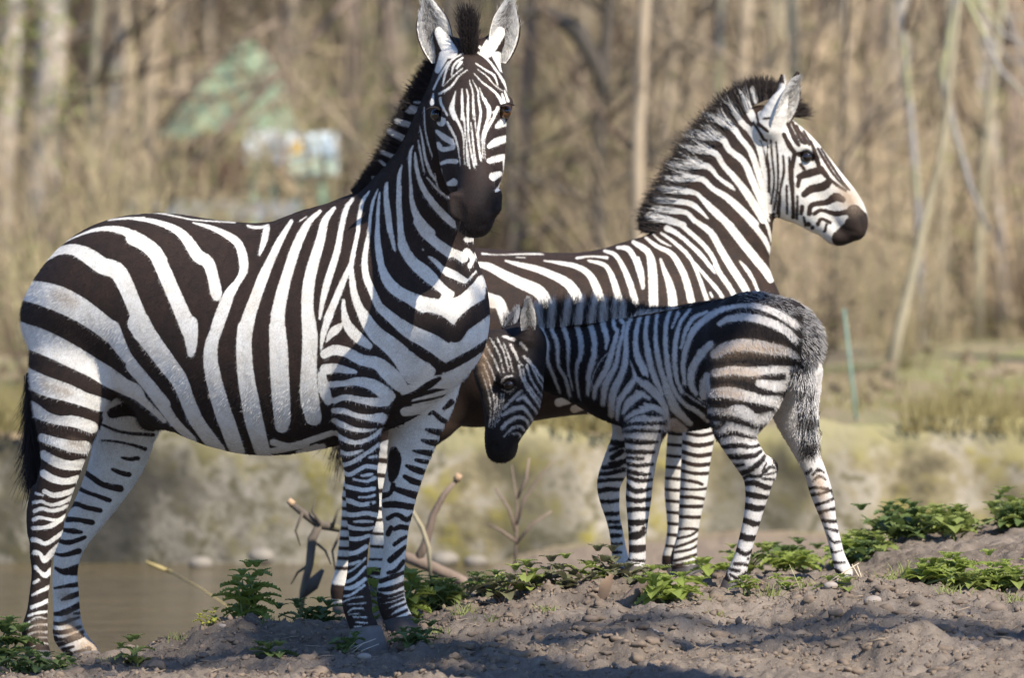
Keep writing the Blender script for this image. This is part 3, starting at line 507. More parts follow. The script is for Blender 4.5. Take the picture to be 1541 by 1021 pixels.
# ---------------------------------------------------------------- zebra 2: adult behind, in profile facing right
def zebra_behind():
    th = R(-6); Lb = (math.sin(th), math.cos(th), 0); B = Body(.0045, Lb); Y0 = 1.75; S = strokes; W = 'W'; K = 'B'
    Yb = lambda px: Y0 - (px - 850) / 494 * math.tan(th)
    tr = [(585, 505, 70, 70), (630, 500, 112, 100), (700, 508, 134, 116), (760, 508, 131, 122), (820, 505, 125, 124), (880, 502, 122, 122), (940, 498, 128, 116), (1000, 492, 138, 104), (1060, 482, 118, 90), (1105, 478, 72, 66)]
    B.chain('body', [(x, y, Yb(x), a, b) for x, y, a, b in tr], n=4)
    B.chain('body', [(1050, 440, Yb(1050), 100, 66), (1072, 370, Yb(1072), 88, 54), (1095, 305, Yb(1095), 72, 44), (1120, 245, Yb(1110), 57, 38), (1146, 200, Yb(1130), 42, 34)], k=.04, n=4)
    # near fore and far fore
    B.chain('body', [(1068, 520, 1.62, 60, 36), (1062, 570, 1.6, 46, 36), (1056, 620, 1.6, 30, 30), (1052, 650, 1.6, 25, 26), (1047, 695, 1.6, 22, 23), (1043, 738, 1.6, 20, 22), (1039, 768, 1.6, 17.5, 19), (1036, 797, 1.6, 15.5, 16), (1032, 822, 1.6, 17, 17), (1029, 842, 1.6, 20.5, 19), (1031, 856, 1.6, 20, 20)], k=.03)
    B.chain('far', [(1050, 540, 1.88, 50, 34), (1036, 610, 1.88, 27, 26), (1026, 660, 1.88, 22, 22), (1020, 710, 1.88, 19, 21), (1018, 745, 1.88, 18, 20), (1017, 790, 1.88, 13, 15), (1015, 822, 1.88, 14, 15), (1013, 842, 1.88, 17, 17), (1014, 856, 1.88, 17, 17)], k=.03)
    # hind legs
    B.chain('body', [(640, 545, 1.64, 92, 52), (630, 600, 1.62, 74, 44), (608, 645, 1.62, 46, 34), (588, 690, 1.62, 31, 26), (574, 728, 1.62, 24, 22), (569, 760, 1.62, 18, 18), (570, 800, 1.62, 14, 15), (571, 838, 1.62, 15, 16), (570, 862, 1.62, 19, 18), (575, 880, 1.62, 18, 18)], k=.04)
    B.chain('far', [(625, 550, 1.9, 80, 48), (600, 620, 1.9, 56, 40), (570, 680, 1.9, 38, 30), (543, 735, 1.9, 27, 23), (533, 775, 1.9, 19, 19), (524, 820, 1.9, 14, 15), (519, 862, 1.9, 15, 16), (516, 890, 1.9, 19, 18), (519, 908, 1.9, 18, 18)], k=.04)
    # head in profile
    Yh = Yb(1150); Lh = (.10, 1, 0)
    B.chain('head', [(1160, 205, Yh, 34, 34), (1176, 240, Yh, 46, 42), (1187, 279, Yh, 49, 40), (1207, 304, Yh, 34, 30), (1228, 325, Yh, 25, 22)], k=.02, L=Lh, n=4)
    B.chain('head', [(1176, 199, Yh, 24, 36), (1200, 226, Yh, 30, 42), (1222, 252, Yh, 30, 34), (1246, 281, Yh, 29, 25), (1266, 306, Yh, 29, 25), (1279, 328, Yh, 27, 27), (1285, 343, Yh, 20, 24)], k=.03, L=Lh, n=4)
    B.chain('head', [(1238, 336, Yh, 16, 18), (1256, 353, Yh, 16, 20), (1268, 357, Yh, 13, 18)], k=.02, L=Lh)
    B.chain('head', [(1210, 222, Yh - .075, 9), (1222, 230, Yh - .07, 9)], k=.03)
    B.chain('head', [(1157, 190, Yh - .07, 22), (1170, 160, Yh - .085, 16), (1178, 140, Yh - .09, 8)], k=.03)
    B.chain('head', [(1297, 328, Yh - .055, 3.5), (1299, 338, Yh - .055, 4)], k=.012, cut=True); B.chain('head', [(1262, 346, Yh - .055, 2.5), (1290, 352, Yh - .05, 2.5)], k=.01, cut=True)
    B.chain('head', [(1213, 235, Yh - .085, 9), (1217, 237, Yh - .085, 8)], k=.012, cut=True)
    jb = [(W, S('''-60,260,50 60,270,50 150,290,70 300,370,85 430,430,100 560,490,110 620,560,110 660,700,110; 290,240,20 420,275,45 560,310,60 700,365,70 820,430,85 900,540,95 940,700,95; 620,240,14 760,260,35 900,290,50 1000,350,60 1060,450,75 1100,580,80 1120,760,80;
       1000,240,25 1110,265,40 1170,310,45 1220,430,60 1260,590,70 1280,760,70; 1140,160,30 1230,190,40 1300,300,50 1360,450,60 1410,640,60 1430,800,60; 1250,130,30 1340,140,50 1400,230,50 1440,350,50 1465,470,35; 1390,85,40 1480,140,60 1530,230,60 1540,650,55 1540,800,60;
       -100,520,120 60,540,120 180,580,120 240,600,100 300,760,100; 90,180,20 230,190,12 400,185,16 560,185,20 620,190,10; 900,220,25 1020,205,20 1160,215,30; 380,210,10 460,215,12''', 710, 350, 5.707, -1.2)),
      (W, S('''0,500,30 30,620,40 40,740,35; 0,390,35 70,430,45 115,500,55 130,620,65 130,780,75 130,1100,80; 190,510,25 220,600,45 265,720,70 290,860,85 300,1100,85; 70,330,30 160,400,40 280,460,50 350,560,60 410,700,65 480,1000,75; 130,300,20 200,360,25 280,400,15;
       200,290,25 300,360,35 420,470,40 480,570,35 530,700,40 620,960,50; 480,540,25 570,650,35 690,790,40 780,950,40; 610,790,20 630,830,25; 250,250,60 330,290,45 440,380,40 540,480,45 620,580,35 655,630,20; 100,130,50 220,160,60 340,200,50 440,280,45 560,390,45 640,500,45 690,620,50 780,750,50 860,900,50;
       130,70,40 270,90,45 410,110,40 480,180,45 620,280,60 700,420,65 790,570,70 900,740,70 960,860,60; 170,15,40 300,25,40 430,40,35 500,80,30 590,160,16; 560,0,40 680,120,60 790,240,75 900,380,80 1000,500,80 1090,610,80 1140,680,80; 780,0,50 900,120,60 1020,260,55 1100,370,50 1150,490,30;
       970,0,30 1040,100,35 1110,220,35 1150,370,24; 1040,0,30 1080,80,30 1130,190,20; 870,530,20 930,600,40 980,680,35 1030,800,30''', 960, 300, 5.673, -1.2)),
      (W, S('''350,370,60 470,390,70 590,410,50 640,490,45 740,570,50 800,700,55 870,860,50 910,950,30; 310,470,45 430,490,55 545,515,45 600,600,40 690,700,50 780,820,60 880,980,60; 460,240,50 560,280,60 660,330,50 720,410,40 790,500,45 840,640,50 890,800,50 905,930,30;
       230,590,50 370,600,60 490,605,45 560,680,30 640,740,35 680,770,14; 190,690,50 320,690,55 450,695,45 520,760,40 620,820,50 720,910,60 820,1010,60; 160,760,55 290,775,55 410,795,35 480,870,40 560,950,50 650,1020,50; 130,835,45 260,850,45 375,865,35 440,920,30 490,970,15;
       110,895,40 230,920,40 340,930,35 400,990,40; 70,950,40 200,980,50 320,1015,45; 680,220,40 730,300,45 790,360,45 850,470,45 880,620,40 910,760,30; 740,130,30 790,230,60 830,310,40 890,400,70 910,520,35 930,660,30 930,800,40 935,920,40; 800,60,35 820,150,40''', 960, 120, 4.641, -1.2)),
      # belly and lower trunk
      (W, S('''190,810,60 260,790,60; 300,860,60 380,830,60; 420,890,60 480,860,50''', 800, 430, 4.64)),
      # fore leg: pale with dark bands
      (W, S('620,60,240 660,250,230 650,450,210 640,650,190 600,900,170', 880, 620, 3.927)),
      (K, S('''600,70,14 680,80,18 770,60,14; 600,120,15 680,130,18 760,115,14; 570,170,20 670,190,24 775,170,18; 560,225,20 660,250,22 760,240,22; 555,280,18 650,305,22 745,300,20; 550,335,16 650,355,18 740,355,18; 550,390,10 650,405,16 690,420,14; 540,445,14 640,450,12 725,445,14; 540,495,16 630,495,18 715,510,14; 550,550,18 630,550,20 700,550,18;
       560,610,18 680,615,18; 545,685,12 620,680,14 675,690,12; 540,740,12 620,720,12 670,690,10; 535,790,12 620,760,14 670,735,10; 530,820,12 610,805,14 670,780,12; 525,870,14 600,850,16 670,830,14; 520,900,14 670,870,16; 500,945,70 680,930,70''', 880, 620, 3.927, 1.4)),
      (W, S('590,690,60 575,740,44 569,800,36 570,850,36', 0, 0, 1)),
      (K, S('560,690,8 610,694,8; 555,712,7 600,716,7; 552,738,7 595,736,7; 550,762,6 590,765,6; 550,782,5 590,780,5; 550,800,5 590,803,5; 550,820,5 590,822,5; 550,840,4 590,840,4; 550,858,12 595,858,12', 0, 0, 1))]
    far = [(K, S(' ; '.join('%d,%d,5 %d,%d,6' % (995, y, 1040, y + 3) for y in range(600, 840, 17)) + ';' + ' ; '.join('%d,%d,6 %d,%d,6' % (490, y, 650, y + 4) for y in range(600, 870, 15)), 0, 0, 1)), (K, S('490,890,22 545,895,22; 995,850,20 1040,850,20', 0, 0, 1))]
    jh = [(K, S('''60,420,8 70,600,10 85,760,8; 165,700,8 160,820,8; 200,640,9 205,800,9; 420,470,8 500,590,8 560,665,7; 400,430,8 470,540,8 530,630,8; 300,330,9 350,420,10; 262,700,9 262,830,9; 300,820,8 310,870,8; 85,380,8 85,450,10 100,560,14 100,700,10; 110,380,6 120,500,7 130,620,7 110,760,8; 140,390,6 150,500,8 150,640,8 130,780,8; 180,470,7 185,560,10 165,660,9 150,800,9; 215,480,8 220,600,14 235,700,16 240,820,18; 185,350,22 220,420,25 245,460,20 225,560,25 235,680,18;
       210,290,20 250,380,25 270,410,15; 235,280,16 280,380,16 300,400,10; 260,300,12 310,400,12; 290,340,8 330,410,10; 340,390,12 370,480,25 400,560,18 480,630,14 540,670,10; 380,430,14 420,500,14 480,590,10 550,660,8; 400,540,20 460,620,10; 265,460,22 310,470,46 350,480,36;
       280,520,14 300,545,14; 270,590,30 310,575,40 380,555,40; 265,640,20 275,590,20; 300,690,30 340,660,40 410,645,45 445,615,35; 290,760,20 285,800,16; 330,800,25 345,750,25 430,735,30 480,705,45 520,720,30; 325,860,25; 360,800,20 400,780,16 480,800,25 540,790,25; 350,880,20;
       380,860,20 400,830,14 450,850,16; 420,900,14 430,860,10; 585,790,80 615,830,100; 565,905,120 505,940,85; 630,860,80 600,900,110; 560,850,50; 40,210,8 60,205,8; 70,260,9 100,255,9; 40,290,18 90,330,14; 30,235,8 40,280,8; 10,280,10 60,360,12 90,420,12''', 1130, 110, 3.779, 1.7))]
    layers = {'body': (1, jb), 'far': (-1, far), 'head': (-1, jh)}
    tan = S('520,670,50 560,710,100 590,770,70', 1130, 110, 3.779) + S('-40,560,60 160,600,60', 710, 350, 5.707)
    root, body = animal('zebra', 'adult zebra behind the foal seen in profile with its head raised facing right', 'zebras', B, layers, M_COAT2, P(850, 880, 1.7), tan, S('1297,328,6 1300,338,8; 1262,348,3 1278,352,3 1292,354,3', 0, 0, 1), S('1288,336,44 1272,358,40', 0, 0, 1))
    hoof(root, P(1031, 853, 1.6), P(1035, 875, 1.59), .040, .050, M_HOOF_D, (1, -.1)); hoof(root, P(1013, 853, 1.88), P(1017, 871, 1.87), .038, .048, M_HOOF_D, (1, -.1))
    hoof(root, P(575, 878, 1.62), P(579, 897, 1.61), .040, .048, M_HOOF_D, (1, -.1)); hoof(root, P(519, 906, 1.9), P(523, 922, 1.89), .038, .046, M_HOOF_D, (1, -.1))
    e = ball('eye', P(1214, 236, Yh - .078), .018, M_EYE, root)
    ear(root, P(1163, 192, Yh - .08), P(1201, 108, Yh - .10), .052, (.80, -.60, 0), M_COAT2, .5, .25, .12, 900, 5)
    ear(root, P(1160, 180, Yh + .07), P(1177, 112, Yh + .09), .040, (.9, .3, 0), M_COAT2, .6, .4, .2, 500, 6)
    ac = lambda V: paint(770.5 + V[:, 0] / sc_at(Y0), HOR + (H - V[:, 2]) / sc_at(Y0), 1, jb)
    def fm(V):                                           # stripes run on into the mane, the fringe stays dark
        k = V.reshape(-1, 6, 3); s = ac(V).reshape(-1, 6); root_s = ac(k[:, 0]); out = np.where(np.arange(6)[None] >= 5, 6.0, np.minimum(s, root_s[:, None] + np.array([0, 0, .5, 1.5, 3, 9])[None])); return out.ravel()
    crest = [(985, 352), (1000, 335), (1018, 320), (1040, 300), (1054, 272), (1072, 234), (1092, 208), (1112, 180), (1130, 160), (1150, 150), (1165, 150)]
    dirs = [(-1, 0, .25), (-1, 0, .2), (-1, 0, .12), (-1, 0, .15), (-.97, 0, .25), (-.9, 0, .45), (-.8, 0, .7), (-.6, 0, .9), (-.35, 0, 1), (-.1, 0, 1), (.2, 0, 1)]
    ln = [.045, .075, .10, .112, .11, .10, .092, .088, .075, .066, .055]
    tuft('mane', root, M_MANE2, [P(x, y, Yb(x)) for x, y in crest], Lb, 11000, ln, dirs, fm, .015, .055, .0011, 9, K=6)
    tuft('forelock', root, M_MANE2, [P(1172, 172, Yh), P(1182, 172, Yh), P(1192, 176, Yh)], Lh, 700, [.05, .065, .06], [(.5, 0, 1), (.9, 0, .6), (1, 0, .25)], None, .014, .15, .0011, 10)
    tuft('tail_hair', root, M_MANE2, [P(520, 480, 1.72), P(518, 560, 1.72), P(516, 620, 1.72)], Lb, 900, [.15, .2, .2], [(-.05, 0, -1)] * 3, None, .012, .06, .001, 12)
zebra_behind()

# ---------------------------------------------------------------- zebra 3: the woolly foal, facing left, rump towards the viewer
def zebra_foal():
    th = R(42); Lb = (math.sin(th), -math.cos(th), 0); Lb = (.62, .78, 0); B = Body(.0035, Lb); S = strokes; W = 'W'; K = 'B'
    Yc = .75; Yb = lambda px: Yc - (px - 980) / 516 * .80
    tr = [(903, 572, 50, 46), (935, 560, 78, 60), (985, 562, 88, 68), (1035, 556, 92, 72), (1085, 543, 90, 70), (1130, 522, 78, 68), (1170, 512, 60, 58), (1198, 512, 40, 40)]
    B.chain('body', [(x, y, Yb(x), a, b) for x, y, a, b in tr], n=4)
    B.chain('body', [(935, 555, Yb(935), 70, 46), (890, 549, Yb(890), 60, 38), (850, 543, Yb(850) - .03, 53, 33), (815, 535, Yb(815) - .08, 44, 31), (795, 528, .87, 40, 30)], k=.04, n=4)
    B.chain('body', [(968, 590, .66, 58, 34), (972, 625, .64, 42, 32), (969, 650, .63, 32, 28), (967, 670, .63, 27, 25), (965, 696, .63, 22.5, 22), (963, 723, .63, 20, 20), (961, 750, .63, 19, 20), (960, 782, .63, 15.5, 16), (959, 811, .63, 13, 13.5), (959, 838, .63, 12.5, 14), (956, 851, .63, 13.5, 14)], k=.03)
    B.chain('farfore', [(955, 615, .93, 42, 28), (950, 655, .93, 30, 25), (932, 692, .93, 23, 22), (917, 725, .93, 18, 19), (917, 750, .93, 15, 16), (922, 778, .93, 10.5, 12), (927, 800, .93, 10, 11), (931, 826, .93, 10.5, 12), (934, 845, .93, 12.5, 13), (932, 852, .93, 12, 13)], k=.03)
    B.chain('body', [(1140, 530, .47, 72, 44), (1120, 590, .43, 55, 40), (1107, 635, .42, 37, 33), (1112, 664, .41, 27, 26), (1127, 690, .41, 25, 22), (1140, 710, .42, 25.5, 21), (1141, 730, .42, 21.5, 18), (1137, 757, .42, 16, 15), (1131, 785, .42, 13.2, 13), (1125, 808, .42, 12, 12), (1117, 838, .42, 12, 12), (1109, 862, .42, 14.5, 14), (1102, 877, .42, 13, 14)], k=.03)
    B.chain('body', [(1128, 505, .455, 62, 36), (1126, 545, .44, 60, 36), (1118, 590, .42, 50, 34)], k=.05, L=(-.22, 1, 0))
    B.chain('body', [(1150, 692, .45, 8), (1163, 702, .45, 8), (1160, 716, .44, 8)], k=.02)
    B.chain('farhind', [(1190, 560, .56, 52, 40), (1196, 615, .58, 36, 34), (1206, 655, .59, 25, 25), (1217, 688, .60, 18, 18), (1227, 712, .60, 16, 17), (1234, 735, .60, 17, 17), (1241, 758, .60, 15.5, 15), (1247, 782, .60, 11.5, 12), (1254, 808, .60, 9.5, 11), (1261, 836, .60, 9.5, 11), (1268, 856, .60, 11.5, 13), (1272, 864, .60, 11, 13)], k=.03)
    Lh = (.78, .62, 0); Yh = .80                       # head turned a little to the viewer
    B.chain('head', [(786, 525, Yh, 42, 32), (776, 562, Yh - .01, 51, 36), (776, 600, Yh - .02, 45, 33), (769, 632, Yh - .03, 32, 25), (761, 655, Yh - .035, 24, 21), (757, 674, Yh - .04, 20, 21)], k=.02, L=Lh, n=4)
    B.chain('head', [(752, 528, Yh - .02, 30, 38), (742, 556, Yh - .04, 22, 34), (745, 590, Yh - .05, 17, 26), (747, 630, Yh - .06, 15, 19), (749, 660, Yh - .06, 17, 21), (752, 678, Yh - .05, 15, 20)], k=.03, L=Lh, n=4)
    B.chain('head', [(758, 570, Yh - .105, 9), (770, 572, Yh - .10, 9)], k=.03)
    B.chain('head', [(745, 672, Yh - .10, 4), (748, 679, Yh - .10, 4)], k=.012, cut=True); B.chain('head', [(764, 578, Yh - .118, 8), (767, 579, Yh - .118, 8)], k=.012, cut=True)
    B.chain('head', [(792, 510, Yh - .06, 14), (795, 494, Yh - .065, 9)], k=.025); B.chain('head', [(765, 508, Yh + .05, 12), (768, 494, Yh + .055, 8)], k=.025)
    B.chain('tail', [(1188, 480, .44, 26, 22), (1207, 508, .42, 20, 20), (1213, 548, .42, 15, 15), (1214, 600, .42, 11, 10), (1218, 640, .42, 8, 7)], k=.03)
    jb = [(W, S('''60,200,30 75,320,30 110,420,35 110,530,30 150,640,28 200,770,22; 20,330,25 45,430,25 45,520,15; -18,320,24 2,430,24 12,540,18; -50,330,22 -32,440,22 -15,560,18; 150,180,45 140,310,35 180,420,35 190,580,28 240,670,30 270,790,30; 255,170,45 225,290,40 260,420,35 258,600,25 290,740,14; 340,150,45 320,270,40 345,380,45 350,480,40 315,620,28 335,800,18;
       430,180,40 410,260,45 440,380,45 440,500,45 405,620,45 395,780,25; 500,130,35 500,260,45 530,380,40 520,450,20; 640,350,9 590,430,11 490,530,11 430,650,13 420,740,11; 575,200,25 580,290,35 600,340,35 560,480,45 520,600,50 450,720,40 440,800,30; 620,160,20 630,250,35 650,290,30 615,430,35 590,560,40 520,700,55 500,840,40;
       700,230,35 665,330,35 660,480,45 640,600,50 570,760,60 560,920,50; 690,530,10 720,640,35 690,700,50 610,820,45 600,950,25; 770,200,30 730,350,38 740,480,45 790,590,45 810,640,15; 820,200,35 795,350,35 815,500,45 860,640,45 910,760,35; 730,650,40 820,720,55 900,790,55; 640,890,30 680,820,60 760,760,55 820,790,25;
       660,930,30 720,890,45 820,860,40; 790,830,30 860,850,50 920,890,40; 680,970,25 760,930,40 920,930,40; 650,1010,20 800,990,40 940,1000,50''', 800, 430, 4.64, -1.7)),
      (W, S('''105,180,30 70,300,30 75,430,40 120,540,35; 155,170,25 130,290,30 145,420,40 180,560,40 220,640,30; 205,170,25 190,300,28 205,450,38 235,560,40 280,690,60 320,770,60 400,850,40; 290,140,25 255,240,30 250,370,35 265,500,40 290,620,35 360,720,30 440,770,35 510,830,30; 330,170,25 290,260,15;
       400,150,20 340,230,28 310,350,35 305,480,35 320,580,30 350,650,30; 500,160,25 420,200,30 370,280,30 345,380,22; 600,130,30 520,180,40 430,260,45 380,360,40 355,480,35 365,600,25; 520,350,45 460,420,50 410,510,50 405,600,45 435,660,30; 500,540,40 475,620,50 480,680,45; 370,660,12 430,700,15 490,740,12; 450,690,12 500,720,10;
       130,600,45 210,680,50 250,760,40 260,830,40; 80,660,40 150,690,25; 100,750,30 150,750,30 230,760,40; 300,860,90 360,890,60''', 940, 430, 4.084, -1.5)),
      (W, S('''170,280,30 230,245,45 350,235,50 470,260,55 580,310,55 640,370,50; 60,280,40 160,200,35 300,165,30 430,170,40 560,220,50 650,280,50; 140,470,60 230,420,70 350,410,80 480,430,80 590,450,60 650,480,40; 140,590,50 250,570,55 360,580,60 470,570,55 570,565,50 660,570,40; 420,650,50 520,670,70 610,660,60;
       120,720,60 220,710,70 330,730,70 450,760,60 540,770,80 560,800,80; 120,830,40 220,830,40 330,850,50 420,880,70 500,860,60; 150,900,35 190,885,20; 160,950,40 250,930,50 330,950,55 420,970,40; 220,1010,30 330,1010,40 420,1015,30; 60,470,60; 600,560,30 620,700,40; 80,650,60 95,700,50''', 1040, 420, 4.2545, -1)),
      (W, S('345,130,220 330,190,250 330,300,240 320,450,200 320,600,180 310,750,160 310,900,120', 880, 620, 3.927)),
      (K, S('''220,90,18 300,70,18 400,70,18 480,60,12; 220,120,15 330,110,22 470,118,14; 215,170,30 330,180,30 430,180,14; 215,235,25 320,240,28 405,240,22; 230,275,14 340,280,18; 235,310,22 320,320,22 402,312,16; 235,350,25 320,370,25 385,372,14; 235,380,20 320,410,25 395,405,18; 235,430,30 290,470,30 340,470,25 390,460,18;
       230,490,20 255,520,30 320,530,28 395,520,22; 235,590,30 310,580,25 395,580,22; 235,660,30 310,660,35 380,650,20; 260,700,30; 250,745,40 310,735,45 345,720,35; 350,695,25; 255,815,40 315,815,45 360,810,35; 260,880,14 370,890,14''', 880, 620, 3.927, 1.3)),
      (W, S('180,60,230 210,200,230 280,340,240 300,450,200 280,600,160 240,750,130 190,900,130', 1060, 620, 3.782)),
      (K, S('''20,25,30 120,20,40 200,40,35 280,75,20; 60,80,20 100,45,25; 60,135,20 150,105,28 230,125,22 300,135,14; 85,190,22 180,175,28 260,185,18 320,170,18; 110,245,30 200,240,30 270,235,28 310,210,18; 150,295,22 210,285,20; 180,345,30 250,315,30 310,270,28 330,240,18; 160,320,14 190,330,14; 200,380,14 240,350,20 310,350,16 360,300,16 395,310,10;
       340,280,12 320,330,12; 205,400,24 270,390,30 340,415,28 400,425,14; 320,365,12 370,370,14 410,375,16; 330,345,10 410,330,10; 215,450,30 290,465,30 355,475,22; 220,520,35 290,535,35 340,530,22 375,515,12; 210,600,30 270,620,32 325,625,20; 325,580,14; 190,690,40 240,705,38 300,700,22; 180,770,25 220,795,22 280,770,20;
       165,850,20 210,850,18 240,860,14; 240,820,14; 140,880,18 190,890,16; 140,910,14 180,930,20 230,900,14; 130,950,14 190,950,16 220,930,12; 110,995,40 240,990,30''', 1060, 620, 3.782, 1.2))]
    jff = [(K, S('''150,310,30 240,290,30; 80,370,22 150,360,25 230,340,25; 75,410,25 150,400,20 225,400,20; 75,470,28 140,455,25 210,460,22; 95,530,22 160,530,22 210,520,20; 115,605,25 200,600,22; 135,650,14 200,650,20; 135,685,15 215,685,25; 145,735,22 210,730,20; 150,780,12 215,780,15; 155,830,18 210,830,15; 160,860,12 200,865,12; 160,270,30 220,230,30; 110,330,25 200,310,28 240,280,20;
       160,180,30 240,190,40; 150,225,20 220,200,20''', 880, 620, 3.927, 1.2))]
    jfh = [(K, S('''550,275,14 575,240,12; 580,350,22 605,330,20; 615,360,14 645,330,22 680,345,12; 615,395,14 650,365,18 690,385,14; 590,440,25 630,430,18 700,440,20; 590,480,20 680,460,20 720,450,20 745,490,18; 615,540,22 680,515,18 750,490,20; 640,580,25 700,560,18 760,550,25; 670,620,20 755,625,25; 690,660,14 755,680,20; 700,700,12 730,740,18 775,740,14;
       720,780,14 730,800,16 785,790,10; 735,860,20 800,860,12; 745,900,20 780,925,25''', 1060, 620, 3.782))]
    jh = [(W, S('''20,350,8 60,420,10 100,520,7; 40,300,9 90,390,10 130,480,7; 70,270,9 120,360,10 150,470,9; 110,270,9 150,350,12 180,460,10; 150,300,10 180,380,12 205,470,8; 30,420,7 60,500,9 80,580,7; 20,470,6 50,560,8 62,600,7; 60,600,7 75,680,7 65,790,6; 90,600,7 95,700,7 80,800,7; 110,600,8 108,700,7 95,790,7; 135,590,8 125,680,8 110,770,7; 150,600,8 140,680,8 120,760,7;
       135,530,9 150,505,14 200,490,13; 140,570,9 180,587,11 215,560,9; 145,690,12 190,640,22 240,590,20 260,580,14; 225,635,14 265,615,30 290,640,25 340,700,16 370,740,10; 140,725,16 200,690,32 260,680,32 300,720,20 330,770,16; 140,800,24 180,760,28 240,735,28 285,755,20 300,790,16; 150,850,14 200,800,20 250,790,18 275,820,14; 200,835,10 235,830,14 250,850,12;
       240,430,14 255,500,14 300,580,20 370,680,16; 265,450,12 280,520,14 340,610,16 390,670,12; 285,430,14 310,510,14 360,590,14 410,640,12; 310,420,12 350,510,14 400,580,14 430,610,10; 215,350,20 235,400,14 260,430,10; 270,380,20 320,430,18 370,500,16 420,560,14; 190,310,20 210,350,20; 250,300,20 285,335,16; 150,260,18 210,280,20; 295,390,14 350,470,14''', 720, 440, 3.927, -1.4))]
    layers = {'body': (1, jb), 'head': (1, jh), 'farfore': (-1, jff), 'farhind': (-1, jfh), 'tail': (-1, [(K, S('1165,462,34 1200,472,44 1235,500,20; 1205,470,14 1240,480,14; 1200,540,8 1240,548,8; 1228,650,18 1226,720,24', 0, 0, 1))])}
    tan = S('150,470,60 350,430,70 560,450,50; 150,590,40 300,580,45 400,600,35; 130,715,45 220,710,55 290,730,45; 140,835,40 210,835,40; 170,950,40', 1040, 420, 4.2545) + S('650,390,40 670,480,30; 670,590,40', 1060, 620, 3.782) + S('20,340,70 25,460,60 50,540,30', 720, 440, 3.927) + S('300,870,90', 940, 430, 4.084)
    root, body = animal('zebra', 'small fluffy zebra foal with lowered head standing between the two adults', 'zebras', B, layers, M_FOAL, P(1000, 880, .65), tan, S('744,672,8 748,678,9; 757,688,3 775,678,3', 0, 0, 1), S('752,668,44 755,682,40', 0, 0, 1))
    hoof(root, P(956, 848, .63), P(950, 864, .62), .026, .032, M_HOOF_D, (-.8, .5)); hoof(root, P(932, 849, .93), P(927, 862, .92), .024, .030, M_HOOF_D, (-.8, .5))
    hoof(root, P(1102, 874, .42), P(1095, 894, .41), .027, .033, M_HOOF_D, (-.8, .4)); hoof(root, P(1272, 862, .60), P(1276, 876, .59), .023, .028, M_HOOF_D, (-.3, -.6))
    e = ball('eye', P(766, 579, Yh - .097), .0195, M_EYE, root, (1, 1, .85))
    ear(root, P(794, 506, Yh - .06), P(794, 446, Yh - .09), .026, (.25, -.95, .1), M_FOAL, .5, .1, .0, 1500, 7)
    ear(root, P(766, 508, Yh + .04), P(783, 462, Yh + .05), .030, (-.75, -.6, .3), M_FOAL, .6, 1, .2, 600, 8)
    # short woolly fur over the whole body, longer along the back, mane and rump
    V, N = B.V, B.N; u, v = B.uv('body', V)
    top = np.clip(N[:, 2], 0, 1); ln = .006 + .002 * (B.vl == B.lays.index('body')) + .012 * top ** 3 * (u > 930)
    ln = np.where(v > 660, .004, ln); ln = np.where(B.vl == B.lays.index('head'), .0045, ln); ln = np.where((B.vl != B.lays.index('farhind')) & (v < 560), ln + .010 * np.clip((u - 1090) / 110, 0, 1) * np.clip((520 - v) / 60 + (u - 1180) / 25, 0, 1), ln); ln = np.where(B.vl == B.lays.index('tail'), .014, ln)
    p, nn, dd, ll, vi = B.scatter(95000, np.where(N[:, 1] > .5, .15, 1.0) * (v < 720), 4)
    back = np.array((.55, -.35, -.5)); dd = np.where((ll == B.lays.index('body'))[:, None] & (v[vi] < 610)[:, None], back, dd); dd = np.where((ll == B.lays.index('tail'))[:, None], (.0, 0, -1), dd)
    rr = np.random.default_rng(5); d = nn * .42 + dd * .85 + rr.normal(0, .16, p.shape); d /= np.linalg.norm(d, axis=1)[:, None]
    l = ln[vi] * rr.uniform(.6, 1.15, len(p)); k = np.linspace(0, 1, 4)
    keys = (p - nn * .001)[:, None] + d[:, None] * (l[:, None] * k)[..., None] + np.array((0, 0, -.25)) * (l[:, None] * k ** 2)[..., None]
    fs = B.stripe[vi] + rr.normal(0, 1.0, len(p)); grey = (u[vi] > 1105) & (v[vi] < 470) | (u[vi] > 1200) & (v[vi] < 545); fs = np.where(grey, np.where(rr.random(len(p)) < .45, 4, -1.0), fs)
    hairs('fur', keys, .00042, M_FOALHAIR, root, {'stripe': fs})
    def fm(V): s = sc_at(.8); return np.minimum(paint(770.5 + V[:, 0] / s, HOR + (H - V[:, 2]) / s, 1, jb + [(W, S('40,60,45 50,250,40; 150,60,45 140,250,40; 270,60,45 235,260,40; 360,60,45 325,260,40; 445,60,40 415,260,40; 515,60,35 500,260,40; 585,80,28 580,280,30; 640,90,22 640,250,28', 800, 430, 4.64))]), 10) + np.tile([0, 0, 0, .5, 2.5], len(V) // 5) + (np.random.default_rng(3).normal(0, 2.0, len(V) // 5) - 1.2 - 5.0 * ((770.5 + V[::5, 0] / sc_at(.6) > 955) & (np.random.default_rng(8).random(len(V) // 5) < .55))).repeat(5)
    cr = [(770, 500), (800, 500), (835, 494), (870, 490), (905, 486), (935, 482), (965, 476), (1010, 468), (1060, 458), (1110, 452), (1150, 456), (1185, 472)]
    tuft('mane', root, M_FOALHAIR, [P(x, y, Yb(x) - (.12 if x < 800 else .05 if x < 840 else 0)) for x, y in cr], Lb, 20000, [.06, .08, .085, .082, .075, .062, .032, .014, .013, .016, .018, .018], [(-.2, 0, 1), (-.1, 0, 1), (.05, 0, 1), (.1, 0, 1), (.1, 0, 1), (.15, 0, 1), (.4, 0, 1), (.7, 0, .8), (.8, 0, .7), (.9, 0, .7), (1, 0, .6), (1, 0, .2)], fm, .018, .24, .0006, 13, vary=.45)
